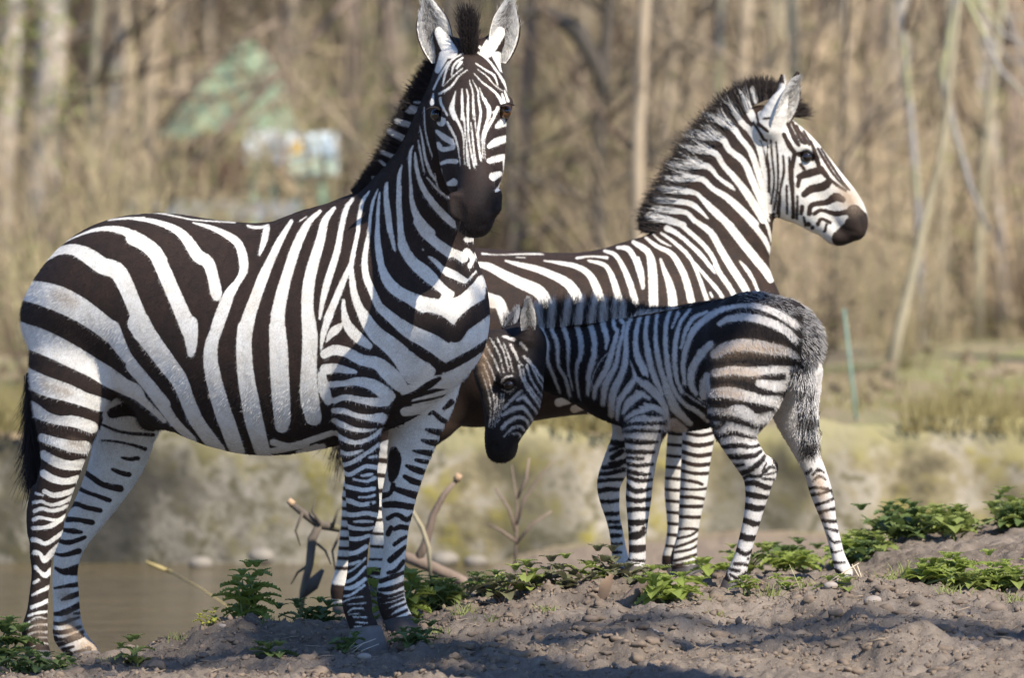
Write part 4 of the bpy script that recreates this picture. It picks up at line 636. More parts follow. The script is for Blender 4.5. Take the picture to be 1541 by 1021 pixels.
    tuft('tail_hair', root, M_FOALHAIR, [P(1206, 520, .39), P(1212, 560, .39), P(1216, 610, .39), P(1219, 655, .39)], (.9, .4, 0), 3600, [.06, .07, .08, .08], [(-.06, -.10, -1)] * 4, lambda V: np.where(np.random.default_rng(1).random(len(V)) < .45, 5., -3.) + np.clip((HOR + (H - V[:, 2]) / sc_at(.4) - 600) / 22, 0, 4) + 2.5 * np.sin((HOR + (H - V[:, 2]) / sc_at(.4)) * .15), .011, .09, .0008, 14)
zebra_foal()
# ---------------------------------------------------------------- ground, pond, bank
def vnoise(x, y, f, seed):
    r = np.random.default_rng(seed); G = r.random((256, 256)); x = x * f + 1000; y = y * f + 1000
    xi, yi = np.floor(x).astype(int), np.floor(y).astype(int); fx, fy = x - xi, y - yi
    fx = fx * fx * (3 - 2 * fx); fy = fy * fy * (3 - 2 * fy); g = lambda a, b: G[(xi + a) % 256, (yi + b) % 256]
    return (g(0, 0) * (1 - fx) + g(1, 0) * fx) * (1 - fy) + (g(0, 1) * (1 - fx) + g(1, 1) * fx) * fy - .5
CT = []
for Y, row in ((-3, '0,-.05 400,-.05 800,-.05 1200,-.05 1541,-.05'), (-1.6, '0,-.05 400,-.04 800,-.03 1200,-.02 1541,-.02'), (-.9, '0,-.06 300,-.045 550,-.03 800,-.005 1100,0 1541,.02'),
               (-.45, '0,-.065 200,-.05 420,-.02 554,-.012 700,.02 900,.045 1150,.05 1400,.075 1541,.08'), (-.1, '50,-.08 200,-.05 340,.025 460,.03 609,.03 720,.07 820,.11 950,.115 1100,.115 1250,.13 1360,.17 1541,.14'),
               (.15, '20,-.085 139,-.085 230,-.04 350,.055 460,.04 580,.03 700,.075 820,.125 950,.14 1100,.13 1250,.14 1360,.185 1541,.16'),
               (.45, '0,-.12 150,-.12 300,-.02 450,.0 600,.015 700,.06 820,.13 950,.16 1095,.125 1276,.15 1400,.18 1541,.17'), (.75, '0,-.3 200,-.3 400,-.1 560,-.02 700,.05 820,.13 930,.17 1100,.14 1276,.15 1541,.18'),
               (1.2, '0,-.45 250,-.45 420,-.2 560,-.03 700,.03 850,.08 1000,.1 1200,.11 1400,.17 1541,.2'), (1.75, '0,-.5 350,-.45 470,-.1 530,-.02 600,.04 750,.05 1030,.085 1200,.1 1400,.19 1541,.235'),
               (2.4, '0,-.6 450,-.45 600,-.18 800,0 1000,.04 1200,.07 1400,.18 1541,.24'), (3.5, '0,-.7 500,-.6 700,-.25 800,-.12 1000,-.02 1300,.05 1541,.1'), (6, '0,-.8 500,-.7 620,-.45 740,-.2 900,-.12 1200,-.1 1541,-.08'),
               (9, '0,-.8 500,-.7 620,-.4 740,-.22 900,-.15 1200,-.13 1541,-.12')):
    for q in row.split():
        a, b = q.split(','); CT.append(((float(a) - 770.5) * sc_at(Y), Y, float(b)))
CT = np.array(CT)
def zsmooth(x, y):
    x = np.asarray(x, float); y = np.asarray(y, float); num = np.zeros(x.shape); den = np.full(x.shape, 1e-12); xc = np.clip(x, -1.55, 1.55)
    for cx, cy, cz in CT:
        w = np.exp(-((xc - cx) / (.15 + .02 * max(cy, 0))) ** 2 - ((np.clip(y, -3, 9) - cy) / (.2 + .16 * abs(cy))) ** 2) + 1e-9 / (1e-3 + (xc - cx) ** 2 + (y - cy) ** 2)
        num += w * cz; den += w
    z = num / den
    far = .27 + .0 * y + np.clip(y - 34, 0, 400) ** 1.25 * .11
    t = np.clip((y - 9.25) / .12, 0, 1); z = z * (1 - t) + far * t
    return z
def znoise(x, y):
    a = vnoise(x, y, 3.1, 1) * .045 + vnoise(x, y, 8, 2) * .03 + vnoise(x, y, 19, 3) * .024 + np.abs(vnoise(x, y, 31, 6)) * .026 + vnoise(x, y, 43, 4) * .015 + np.abs(vnoise(x, y, 74, 5)) * .016
    return a * np.where((y > -1.6) & (y < 2.6), 1, .5) * (1 + .0 * x)
HOOF = [P(*h) for h in ((58, 1004, .06), (139, 998, .31), (554, 982, -.31), (609, 953, -.09), (1035, 873, 1.59), (1017, 870, 1.87), (579, 896, 1.61), (523, 921, 1.89), (950, 862, .62), (927, 861, .92), (1095, 892, .41), (1276, 874, .59))]
def zfull(x, y):
    z = zsmooth(x, y) + znoise(x, y)
    for h in HOOF: m = np.exp(-(((x - h.x) ** 2 + (y - h.y) ** 2) / .085 ** 2) ** 1.5); z = z * (1 - m) + (h.z + .003) * m
    return z
def ground_z(x, y): return float(zfull(np.array([x]), np.array([y]))[0])
def soil_mat():
    t = NT('bare_soil', .95, .15); c = t.coord()
    n1 = t.noise(2.2, 5, .6); n2 = t.noise(26, 5, .7); n3 = t.noise(140, 3, .7)
    base = t.ramp(n1, [(.3, (.13, .102, .078)), (.5, (.205, .165, .128)), (.72, (.28, .228, .18))])
    base = t.mix(t.mr(n2, .35, .7), t.mix(.5, base, (.09, .066, .048)), base)
    base = t.mix(t.mr(n3, .62, .75), base, (.42, .34, .26))
    pos = t.n('ShaderNodeSeparateXYZ'); t.put(pos.inputs[0], c)
    litter = t.ramp(t.noise(.8, 6, .7), [(.3, (.015, .012, .008)), (.42, (.07, .052, .032)), (.52, (.035, .032, .014)), (.62, (.12, .088, .056)), (.75, (.045, .042, .02))])
    lit2 = t.ramp(t.noise(1.6, 6, .7), [(.3, (.16, .13, .06)), (.45, (.30, .23, .15)), (.55, (.22, .22, .08)), (.66, (.38, .29, .21)), (.8, (.20, .21, .07))]); litter = t.mix(t.mr(pos.outputs[1], 18, 32), lit2, litter)
    far = t.mr(pos.outputs[1], 8.5, 9.6); sand = t.mix(t.noise(3, 4), (.30, .225, .16), (.21, .16, .11))
    mid = t.mr(t.math('ADD', pos.outputs[1], t.noise(1.5, 3)), 2.6, 3.8)
    col = t.mix(mid, base, sand); col = t.mix(far, col, litter); t.col(col)
    t.bump(t.math('ADD', n2, t.math('MULTIPLY', n3, .7)), .7, .012); return t.m
def build_ground():
    xs = np.concatenate([-np.geomspace(160, 1.75, 46), np.arange(-1.72, 1.725, .0095), np.geomspace(1.75, 160, 46)])
    ys = np.concatenate([-np.geomspace(40, 1.65, 16), np.arange(-1.62, 2.6, .0105), np.geomspace(2.62, 9.2, 70), np.linspace(9.22, 9.4, 8), np.geomspace(9.5, 420, 60)])
    X, Yg = np.meshgrid(xs, ys); Z = zfull(X, Yg) + np.where(Yg > 12, vnoise(X, Yg, .35, 8) * .35, 0)
    V = np.stack([X.ravel(), Yg.ravel(), Z.ravel()], 1); nx, ny = len(xs), len(ys)
    a = (np.arange(ny - 1)[:, None] * nx + np.arange(nx - 1)[None]).ravel(); Q = np.stack([a, a + 1, a + nx + 1, a + nx], 1)
    o = mesh_obj('ground', V, Q, soil_mat()); tag(o, kind='structure'); return o
build_ground()
def build_water():
    t = NT('pond_water', .12, .5); n = t.noise(1.1, 3, .6, vec=t.coord((1, 4.5, 1))); n2 = t.noise(9, 2, .5, vec=t.coord((1, 4, 1)))
    t.col(t.mix(t.noise(.9, 3, .5, vec=t.coord((1, 2.5, 1))), (.07, .052, .024), (.15, .112, .055))); t.bump(t.math('ADD', n, t.math('MULTIPLY', n2, .5)), .9, .1)
    V = [(-30, .2, -.25), (2.0, .2, -.25), (2.0, 9.24, -.25), (-30, 9.24, -.25)]
    tag(mesh_obj('water', V, [(0, 1, 2, 3)], t.m, smooth=False), kind='structure')
build_water()

def grid_box(name, x0, x1, y0, y1, z0, z1, mat, parent=None, nz=0.0, nx=1, nzv=1, seed=1, origin=None):
    bm = bmesh.new(); bmesh.ops.create_cube(bm, size=1)
    if nx > 1 or nzv > 1:
        ex = [e for e in bm.edges if abs((e.verts[0].co - e.verts[1].co).x) > .5]; bmesh.ops.subdivide_edges(bm, edges=ex, cuts=nx, use_grid_fill=True)
        ez = [e for e in bm.edges if abs((e.verts[0].co - e.verts[1].co).z) > .5]; bmesh.ops.subdivide_edges(bm, edges=ez, cuts=nzv, use_grid_fill=True)
    bmesh.ops.recalc_face_normals(bm, faces=bm.faces); bm.verts.index_update()
    V = np.array([v.co for v in bm.verts]) + .5; V = V * [x1 - x0, y1 - y0, z1 - z0] + [x0, y0, z0]
    if nz: V += np.random.default_rng(seed).normal(0, nz, V.shape)
    Fc = [[v.index for v in f.verts] for f in bm.faces]; bm.free()
    return mesh_obj(name, V, Fc, mat, parent, smooth=False, origin=origin)
def wall_mat():
    t = NT('mossy_concrete', .9, .2); n = t.noise(2.4, 5, .65); n2 = t.noise(6, 4, .6)
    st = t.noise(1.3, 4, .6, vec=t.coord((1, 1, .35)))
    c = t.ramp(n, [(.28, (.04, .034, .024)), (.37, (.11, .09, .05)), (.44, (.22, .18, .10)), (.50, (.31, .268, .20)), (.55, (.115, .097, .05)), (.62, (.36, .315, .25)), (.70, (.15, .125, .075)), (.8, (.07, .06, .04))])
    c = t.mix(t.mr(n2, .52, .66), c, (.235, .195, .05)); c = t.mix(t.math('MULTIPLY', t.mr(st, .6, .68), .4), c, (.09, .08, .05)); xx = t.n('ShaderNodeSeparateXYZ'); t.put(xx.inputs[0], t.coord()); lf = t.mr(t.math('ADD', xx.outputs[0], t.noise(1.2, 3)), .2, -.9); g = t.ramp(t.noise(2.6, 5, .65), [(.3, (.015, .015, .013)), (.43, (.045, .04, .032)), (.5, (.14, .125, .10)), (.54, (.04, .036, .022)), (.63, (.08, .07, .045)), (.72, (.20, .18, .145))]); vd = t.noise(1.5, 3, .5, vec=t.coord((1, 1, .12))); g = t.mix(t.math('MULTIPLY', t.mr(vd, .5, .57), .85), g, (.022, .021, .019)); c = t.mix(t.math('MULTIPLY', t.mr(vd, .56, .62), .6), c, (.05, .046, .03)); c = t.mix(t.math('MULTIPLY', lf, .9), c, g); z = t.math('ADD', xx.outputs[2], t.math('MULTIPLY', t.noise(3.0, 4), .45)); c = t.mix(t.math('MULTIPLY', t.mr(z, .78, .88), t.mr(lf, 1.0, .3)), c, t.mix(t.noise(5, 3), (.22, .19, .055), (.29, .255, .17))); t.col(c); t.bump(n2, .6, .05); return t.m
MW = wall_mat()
w = empty('bank_wall', (0, 9.3, -.4)); tag(w, 'low mossy concrete wall along the far bank of the pond', 'wall')
def rough_wall():
    xs = np.linspace(-9, 7, 400); ts = np.linspace(0, 1, 22); X, T = np.meshgrid(xs, ts); top = .27 + vnoise(X, X * 0, 1.6, 3) * .08 + vnoise(X, X * 0, 6, 4) * .06
    Z = -.7 + T * (top + .7); Yw = 9.02 + .16 * T ** 2 + vnoise(X, Z, 2.2, 5) * .08 + vnoise(X, Z, 6, 6) * .05
    n = len(xs); V = np.stack([X.ravel(), Yw.ravel(), Z.ravel()], 1); back = np.stack([xs, xs * 0 + 9.75, top[0] - .02], 1); V = np.vstack([V, back]); m = len(ts)
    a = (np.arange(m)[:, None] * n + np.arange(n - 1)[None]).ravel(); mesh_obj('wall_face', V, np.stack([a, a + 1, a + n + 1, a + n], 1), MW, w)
rough_wall()
# pale rubble stones along the water line under the wall
r = np.random.default_rng(21); MST = plain('pale_stone', (.22, .19, .15), .85, .25, 14, .45, .3)
def stone(px, py, Y, w, label, group, mat=MST, cat='stone', seed=0, flat=.6):
    rr = np.random.default_rng(seed + 900); bm = bmesh.new(); bmesh.ops.create_icosphere(bm, subdivisions=3, radius=1); c = P(px, py, Y)
    V = np.array([v.co for v in bm.verts]); k = rr.normal(0, 1, (7, 3)); V *= (1 + .16 * np.tanh(sum(np.sin(V @ a + i * 1.7) for i, a in enumerate(k)) / 2))[:, None]
    V *= np.array([1, .8, flat]) * w; Fc = [[v.index for v in f.verts] for f in bm.faces]; bm.free()
    o = mesh_obj('stone', V + np.array(c), Fc, mat, origin=c); return tag(o, label, cat, group)
for i in range(4):
    px = (300, 395, 668, 715)[i]
    stone(px, r.uniform(838, 852), 8.95 - r.uniform(0, .25), r.uniform(.03, .055), 'pale rubble stone at the foot of the bank wall by the water', 'rubble stones at the foot of the wall', seed=i)

# ---------------------------------------------------------------- tubes, trees, bushes
class MB:
    def __init__(s): s.V = []; s.F = []
    def tube(s, pts, rad, n=7):
        pts = [Vector(p) for p in pts]; b0 = len(s.V)
        for i, p in enumerate(pts):
            d = (pts[min(i + 1, len(pts) - 1)] - pts[max(i - 1, 0)]).normalized(); a = d.cross(Vector((.31, .87, .37))).normalized(); b = d.cross(a); r = rad[i] if hasattr(rad, '__len__') else rad
            for j in range(n): t = 2 * math.pi * j / n; s.V.append(tuple(p + a * math.cos(t) * r + b * math.sin(t) * r))
        for i in range(len(pts) - 1):
            for j in range(n): q = b0 + i * n; s.F.append((q + j, q + (j + 1) % n, q + n + (j + 1) % n, q + n + j))
        s.F.append(tuple(range(b0, b0 + n))[::-1]); s.F.append(tuple(range(len(s.V) - n, len(s.V))))
    def quad(s, c, a, b): i = len(s.V); c, a, b = Vector(c), Vector(a), Vector(b); s.V += [tuple(c - a), tuple(c + b * .5), tuple(c + a), tuple(c - b * .5)]; s.F.append((i, i + 1, i + 2, i + 3))
    def box(s, x0, x1, y0, y1, z0, z1):
        i = len(s.V); s.V += [(x, y, z) for z in (z0, z1) for y in (y0, y1) for x in (x0, x1)]
        s.F += [tuple(i + k for k in f) for f in ((0, 2, 3, 1), (4, 5, 7, 6), (0, 1, 5, 4), (2, 6, 7, 3), (0, 4, 6, 2), (1, 3, 7, 5))]
    def build(s, name, mat, parent=None, smooth=True, origin=None): return mesh_obj(name, s.V, s.F, mat, parent, smooth, origin)
def bark(name, a, b, lich=None):
    t = NT(name, .9, .2); n = t.noise(7, 5, .65, vec=t.coord((1, 1, .25))); c = t.mix(t.mr(n, .3, .7), a, b)
    if lich: c = t.mix(t.mr(t.noise(2.5, 4), .5, .6), c, lich)
    t.col(c); t.bump(n, .6, .03); return t.m
BARKS = {'pale': bark('pale_bark', (.30, .25, .20), (.56, .49, .41)), 'tan': bark('tan_bark', (.28, .21, .14), (.50, .40, .28)), 'yellow': bark('lichen_bark', (.25, .21, .135), (.42, .36, .24)),
         'dark': bark('dark_bark', (.045, .038, .030), (.13, .11, .09)), 'grey': bark('grey_bark', (.20, .18, .17), (.40, .37, .34), (.34, .32, .18)), 'brown': bark('brown_bark', (.14, .10, .075), (.28, .21, .16))}
def leafm(name, a, b, tr=.35, rough=.5):
    t = NT(name, rough, .35); n = t.noise(40, 3); col = t.mix(n, a, b); col = t.mix(t.math('MULTIPLY', t.rnd(), .25), col, tuple(x * .5 for x in a)); t.col(col)
    tl = t.n('ShaderNodeBsdfTranslucent'); t.put(tl.inputs[0], col); mx = t.n('ShaderNodeMixShader'); mx.inputs[0].default_value = tr
    t.t.links.new(t.b.outputs[0], mx.inputs[1]); t.t.links.new(tl.outputs[0], mx.inputs[2]); t.t.links.new(mx.outputs[0], t.t.nodes['Material Output'].inputs[0]); return t.m
M_BUD = leafm('spring_buds', (.19, .21, .05), (.29, .31, .08)); M_LITTER = leafm('dry_leaves', (.20, .145, .085), (.34, .26, .16), .2, .8); M_FRESH = leafm('fresh_leaves', (.14, .24, .04), (.28, .40, .08))
TWIGS = [plain('twig_tan', (.50, .375, .235), .9, .2, 6, .4), plain('twig_olive', (.40, .33, .18), .9, .2, 6, .4), plain('twig_grey', (.41, .315, .21), .9, .2, 6, .4), plain('twig_brown', (.12, .085, .06), .9, .2, 6, .4)]
def limb(mb, r, p, d, L, rad, depth, n=5):
    pts = [Vector(p)]; dd = Vector(d).normalized(); k = 5
    for i in range(k): dd = (dd + Vector(r.normal(0, .16, 3)) + Vector((0, 0, .05))).normalized(); pts.append(pts[-1] + dd * (L / k))
    mb.tube(pts, [rad * (1 - .8 * i / k) for i in range(k + 1)], n)
    if depth:
        for _ in range(4 if depth > 1 else 5):
            i = r.integers(1, k); q = pts[i]; nd = (dd + Vector(r.normal(0, .75, 3))).normalized(); limb(mb, r, q, nd, L * r.uniform(.35, .6), rad * .45, depth - 1, 4 if depth > 1 else 3)
def tree(px, py, Y, rad_px, kind, label, group=None, lean=0.0, height=8.0, seed=0, bend=None, limbs=12, name='tree', low=1.2):
    """px,py: where the trunk meets the ground; lean: sideways run per metre of height"""
    r = np.random.default_rng(seed + 50); s = sc_at(Y); base = P(px, py, Y); base.z = float(zsmooth(np.array([base.x]), np.array([Y]))[0]) - .1 if py is None else base.z
    root = empty(name, base); tag(root, label, 'tree', group); rad = rad_px * s; mb = MB()
    if bend: pts = [P(x, y, Y) for x, y in bend]; top = pts[-1]; d = (pts[-1] - pts[-2]).normalized(); pts += [top + d * .8 + Vector((0, 0, .5)), top + d * 1.4 + Vector((0, 0, 1.6)), top + d * 1.6 + Vector((0, 0, 3))]
    else:
        pts = []; w = r.uniform(0, 6)
        for i in range(15): h = height * i / 14; pts.append(base + Vector((lean * h + .06 * math.sin(w + h * 1.3), .05 * math.sin(w * 2 + h), h)))
    n = len(pts); mb.tube(pts, [rad * (1.25 if i == 0 else 1.0 - .75 * i / (n - 1)) for i in range(n)], 10); mb.build('trunk', BARKS[kind], root)
    cb = MB()
    for i in range(limbs):
        k = r.uniform(low / height if not bend else .5, 1) * (n - 1); i0 = int(min(k, n - 2)); q = pts[i0].lerp(pts[i0 + 1], k - i0); a = r.uniform(0, 6.28)
        limb(cb, r, q, (math.cos(a), math.sin(a) * .8, r.uniform(.1, .9)), r.uniform(1.0, 2.2), rad * .22 + .010, 2)
    if cb.V: cb.build('crown', BARKS['dark'] if kind == 'dark' else TWIGS[(0, 2, 3, 2)[seed % 4]], root)
    return root
def bush(r, n, h, leaves, mat, lmat):
    root = empty('bush', (0, 0, 0)); mb = MB(); lb = MB()
    for _ in range(n):
        a = r.uniform(0, 6.28); rr = r.uniform(0, .45); p = Vector((math.cos(a) * rr, math.sin(a) * rr * .7, -.05)); d = Vector((math.cos(a) * r.uniform(.0, .7), math.sin(a) * .4, 1)).normalized(); L = h * r.uniform(.4, 1); pts = [p]; k = 5
        for i in range(k): d = (d + Vector(r.normal(0, .13, 3))).normalized(); pts.append(pts[-1] + d * L / k)
        mb.tube(pts, [max(.002, r.uniform(.005, .016) * (1 - .7 * i / k)) for i in range(k + 1)], 3)
        for _ in range(5):
            q = pts[r.integers(1, k + 1)]; e = (d + Vector(r.normal(0, .8, 3))).normalized(); l = r.uniform(.15, .5); mb.tube([q, q + e * l * .5 + Vector(r.normal(0, .03, 3)), q + e * l], [.004, .003, .0015], 3)
            for _ in range(leaves): c = q + e * l * r.uniform(.2, 1) + Vector(r.normal(0, .03, 3)); x = Vector(r.normal(0, 1, 3)).normalized() * r.uniform(.012, .03); lb.quad(c, x, x.cross(Vector(r.normal(0, 1, 3))).normalized() * x.length)
    mb.build('branches', mat, root); lb.build('leaves', lmat, root, False); return root
def copy_tree(o, parent=None):
    c = o.copy(); lnk(c); c.parent = parent
    for ch in o.children: copy_tree(ch, c)
    return c
r = np.random.default_rng(11)
protos = [bush(r, 38, 2.4, 2, TWIGS[i % 4], (M_BUD, M_LITTER, M_BUD, M_FRESH, M_LITTER, M_BUD, M_LITTER, M_BUD)[i]) for i in range(8)]
spots = []
for i in range(110):
    Y = 12.5 + 36 * (i / 110) ** .8 + r.uniform(-.6, .6); s = sc_at(Y); spots.append((r.uniform(-60, 1600) , Y))
for i, (px, Y) in enumerate(spots):
    j = (3 if (px < 120 or px > 1480) and r.random() < .6 else (0, 1, 2, 4, 5, 6, 7)[i % 7]); x = (px - 770.5) * sc_at(Y)
    if Y < 22: x = x if abs(px - 770) > 330 or r.random() < .35 else x + 1.6 * np.sign(px - 770)
    if 340 < px < 530 and Y < 30 or 240 < px < 341 and Y < 30 and i % 3: continue
    b = protos[j] if 'used' not in protos[j] else copy_tree(protos[j]); protos[j]['used'] = 1
    zz = float(zsmooth(np.array([x]), np.array([Y]))[0]); k = r.uniform(.55, 1.0) * (.55 if Y < 20 else 1); b.location = (x, Y, zz); b.rotation_euler = (0, 0, r.uniform(0, 6.28)); b.scale = (k, k, k * r.uniform(.9, 1.2))
    tag(b, 'leafless thicket bush with bare twigs in the wood behind', 'bush', 'bushes of the wood')
for p_ in protos:
    if 'used' in p_: del p_['used']

TL = [(10, 470, 26, 17, 'pale', 'thick pale trunk at the very left edge of the photo', .0), (62, 400, 30, 22, 'pale', 'broad pale tree trunk second from the left edge, wider than its neighbours', .01), (150, 395, 24, 7, 'yellow', 'thin yellowish trunk left of the railing', .02),
      (185, 420, 34, 9, 'tan', 'slim tan trunk rising behind the left end of the railing', -.02), (270, 400, 36, 12, 'tan', 'tan trunk in front of the green hut gable', .0), (420, 380, 33, 9, 'brown', 'dark brown trunk beside the two notice boards', .02),
      (600, 420, 40, 14, 'pale', 'pale straight trunk between the notice boards and the left zebra\'s ears', .0), (915, 480, 21, 9, 'dark', 'dark trunk with an arching limb left of the right zebra\'s mane', .0), (1035, 430, 44, 12, 'grey', 'grey trunk just right of the dark arching tree', -.01),
      (1075, 440, 48, 15, 'pale', 'blurred pale trunk behind the right zebra\'s mane', .01), (1180, 430, 34, 16, 'yellow', 'yellowish trunk behind the right zebra\'s ears', .01), (1262, 440, 42, 12, 'yellow', 'slender lichen covered trunk above the right zebra\'s muzzle', -.01),
      (1352, 455, 36, 21, 'pale', 'broad pale trunk right of the right zebra\'s head', .0), (1385, 470, 40, 11, 'yellow', 'narrow yellowish trunk close to the right of the broad pale trunk', .005), (1465, 450, 38, 10, 'grey', 'grey trunk second from the right edge', .0), (1525, 440, 33, 13, 'brown', 'reddish brown trunk at the right edge', -.02)]
for i, (px, py, Y, rp, kd, lb, ln) in enumerate(TL): tree(px, py, Y, rp * 1.15, kd, lb, None, ln, 8.5, i, limbs=15, low=.5)
tree(1342, 585, 14, 9, 'yellow', 'curved yellow barked sapling leaning left in front of the broad pale trunk', None, seed=31, bend=[(1335, 590), (1352, 500), (1372, 420), (1392, 330), (1412, 250), (1424, 180)], limbs=2)
mb = MB(); mb.tube([P(915, 160, 21), P(897, 95, 21), P(868, 45, 21), P(820, 15, 21), P(770, 25, 21)], [.03, .045, .055, .04, .02], 8)
mb.build('limb', BARKS['dark'], [o for o in scene.objects if o.get('label', '').startswith('dark trunk with')][0])
for i, (px, Y, rp, kd) in enumerate(((1208, 24, 10, 'yellow'), (1288, 26, 8, 'tan'), (1318, 30, 10, 'brown'), (1408, 23, 9, 'yellow'), (1490, 25, 9, 'pale'), (985, 27, 11, 'dark'), (800, 28, 12, 'brown'), (1122, 26, 11, 'tan'), (520, 28, 12, 'brown'))):
    tree(px, HOR + (H - .27) / sc_at(Y) + 3, Y, rp, kd, 'slender bare tree among many in the wood behind', 'slender trees of the wood', r.normal(0, .012), 8.5, 40 + i, limbs=9, low=.5)
for i in range(64):                                        # the rest of the wood
    Y = r.uniform(18, 58); px = r.uniform(-80, 1620); px = px if Y > 34 or not 265 < px < 520 else px + 300; y0 = HOR + (H - float(zsmooth(np.array([(px - 770.5) * sc_at(Y)]), np.array([Y]))[0])) / sc_at(Y)
    tree(px, y0 + 5, Y, r.uniform(3, 12), ('tan', 'dark', 'brown', 'pale', 'yellow', 'brown', 'grey')[i % 7] if not 540 < px < 1020 else ('brown', 'dark', 'tan')[i % 3], 'slender bare tree among many in the wood behind', 'slender trees of the wood', r.normal(0, .03), r.uniform(6, 9), 60 + i, limbs=7, low=.5)
t_ = tree(232, 430, 25, 13, 'tan', 'leaning tan tree whose bare boughs cross in front of the green gable', None, .015, 8, 78, limbs=6)
mb = MB()
for pts, ra in ((((235, 330), (300, 235), (380, 150), (470, 60), (540, -20)), .035), (((236, 250), (300, 205), (370, 190), (440, 130)), .022), (((240, 190), (300, 120), (350, 70), (420, 30)), .028), (((300, 235), (360, 230), (420, 250), (470, 240)), .016), (((380, 150), (400, 95), (440, 40)), .014), (((240, 140), (330, 150), (410, 110), (480, 130)), .02), (((300, 120), (390, 110), (450, 70)), .014), (((238, 290), (290, 280), (350, 300), (420, 270)), .018)):
    mb.tube([P(x, y, 25) for x, y in pts], [ra * (1 - .6 * i / (len(pts) - 1)) for i in range(len(pts))], 6)
mb.build('bough', BARKS['brown'], t_)
# low hanging twigs, upper right, off a tree outside the frame
t_ = tree(1640, 560, 16, 18, 'grey', 'tree just outside the right edge whose bare boughs arch into the upper right corner', None, .0, 8, 77, limbs=6)
mb = MB()
for pts, ra in ((((1560, -80), (1442, -30), (1431, 40), (1417, 110), (1438, 200), (1460, 280), (1488, 350)), .024), (((1640, -60), (1560, -40), (1470, 5), (1440, -10)), .012), (((1440, -30), (1475, 40), (1505, 105), (1560, 160), (1640, 190)), .016), (((1455, -20), (1510, 50), (1560, 75), (1620, 80)), .010), (((1500, -20), (1530, 60), (1545, 120), (1580, 150)), .008), (((1470, 10), (1500, 20), (1560, 30)), .007), (((1480, 45), (1520, 90), (1560, 105)), .006)):
    mb.tube([P(x, y, 16) for x, y in pts], [ra * (1 - .55 * i / (len(pts) - 1)) for i in range(len(pts))], 6)
mb.build('bough', BARKS['grey'], t_)

def leaves_on(lab, spots, Y, mat, n, sz=.03):
    t = [o for o in scene.objects if o.get('label', '').startswith(lab)][0]; lb = MB()
    for x, y, rx, ry in spots:
        for _ in range(n): c = P(r.normal(x, rx), r.normal(y, ry), Y + r.normal(0, .3)); a = Vector(r.normal(0, 1, 3)).normalized() * r.uniform(.6, 1.3) * sz; lb.quad(c, a, a.cross(Vector(r.normal(0, 1, 3))).normalized() * a.length)
    lb.build('foliage', mat, t, False)
leaves_on('thick pale trunk', [(15, 30, 30, 35), (65, 25, 22, 30), (10, 95, 20, 28), (95, 160, 20, 35), (5, 130, 15, 25)], 23, M_BUD, 60)
leaves_on('grey trunk second', [(1490, 165, 14, 18), (1525, 320, 14, 40), (1500, 215, 26, 30)], 30, M_BUD, 70)
leaves_on('broad pale tree trunk', [(20, 410, 26, 26), (45, 390, 14, 14), (15, 460, 20, 26)], 24, M_BUD, 110)
# far wood: a mass of stems, twigs and dead leaves nobody could count
M_GRASS = leafm('bank_grass', (.22, .18, .07), (.40, .33, .14))
def far_wood():
    r = np.random.default_rng(5); mb = MB()
    for i in range(3600):
        Y = r.uniform(38, 72); x = r.uniform(-150, 1700); x = (x - 770.5) * sc_at(Y); z = float(.27 + max(0, Y - 34) ** 1.25 * .11); h = r.uniform(.5, 3.2); l = r.normal(0, .35); w = r.uniform(.004, .022)
        p = Vector((x, Y, z - .1)); q = p + Vector((l * h, r.normal(0, .2), h)); m = p.lerp(q, .5) + Vector((r.normal(0, .08), 0, 0)); mb.tube([p, m, q], [w, w * .8, w * .3], 3)
    o = mb.build('far_wood', TWIGS[3], origin=(0, 55, 0)); tag(o, kind='stuff')
    mb = MB()
    for i in range(6000):
        Y = r.uniform(10, 70) if i % 3 else r.uniform(34, 70); x = (r.uniform(-100, 1640) - 770.5) * sc_at(Y); z = float(.27 + max(0, Y - 34) ** 1.25 * .11) + abs(r.normal(0, .6 if Y > 30 else .12)); a = Vector(r.normal(0, 1, 3)).normalized() * r.uniform(.02, .055)
        mb.quad((x, Y, z), a, a.cross(Vector(r.normal(0, 1, 3))).normalized() * a.length)
    o = mb.build('undergrowth', M_LITTER, origin=(0, 55, 0), smooth=False); tag(o, kind='stuff')
    mb = MB()
    for i in range(9500):
        Y = (r.uniform(9.13, 9.5) if i % 3 == 0 else r.uniform(9.3, 14) if i % 3 == 1 else r.uniform(12, 30)); x = (r.uniform(-100, 1640) - 770.5) * sc_at(Y); h = r.uniform(.04, .13) * (1.5 if Y < 9.5 else 1); w = r.uniform(.003, .008)
        if vnoise(np.array([x]), np.array([Y]), .9, 12)[0] < -.02: continue
        b = Vector((x, Y, .26)); t = b + Vector((r.normal(0, .05), r.normal(0, .04), h)); n = len(mb.V); mb.V += [tuple(b - Vector((w, 0, 0))), tuple(b + Vector((w, 0, 0))), tuple(t)]; mb.F.append((n, n + 1, n + 2))
    o = mb.build('grass', M_GRASS, origin=(0, 11, .3), smooth=False); tag(o, kind='stuff')
far_wood()

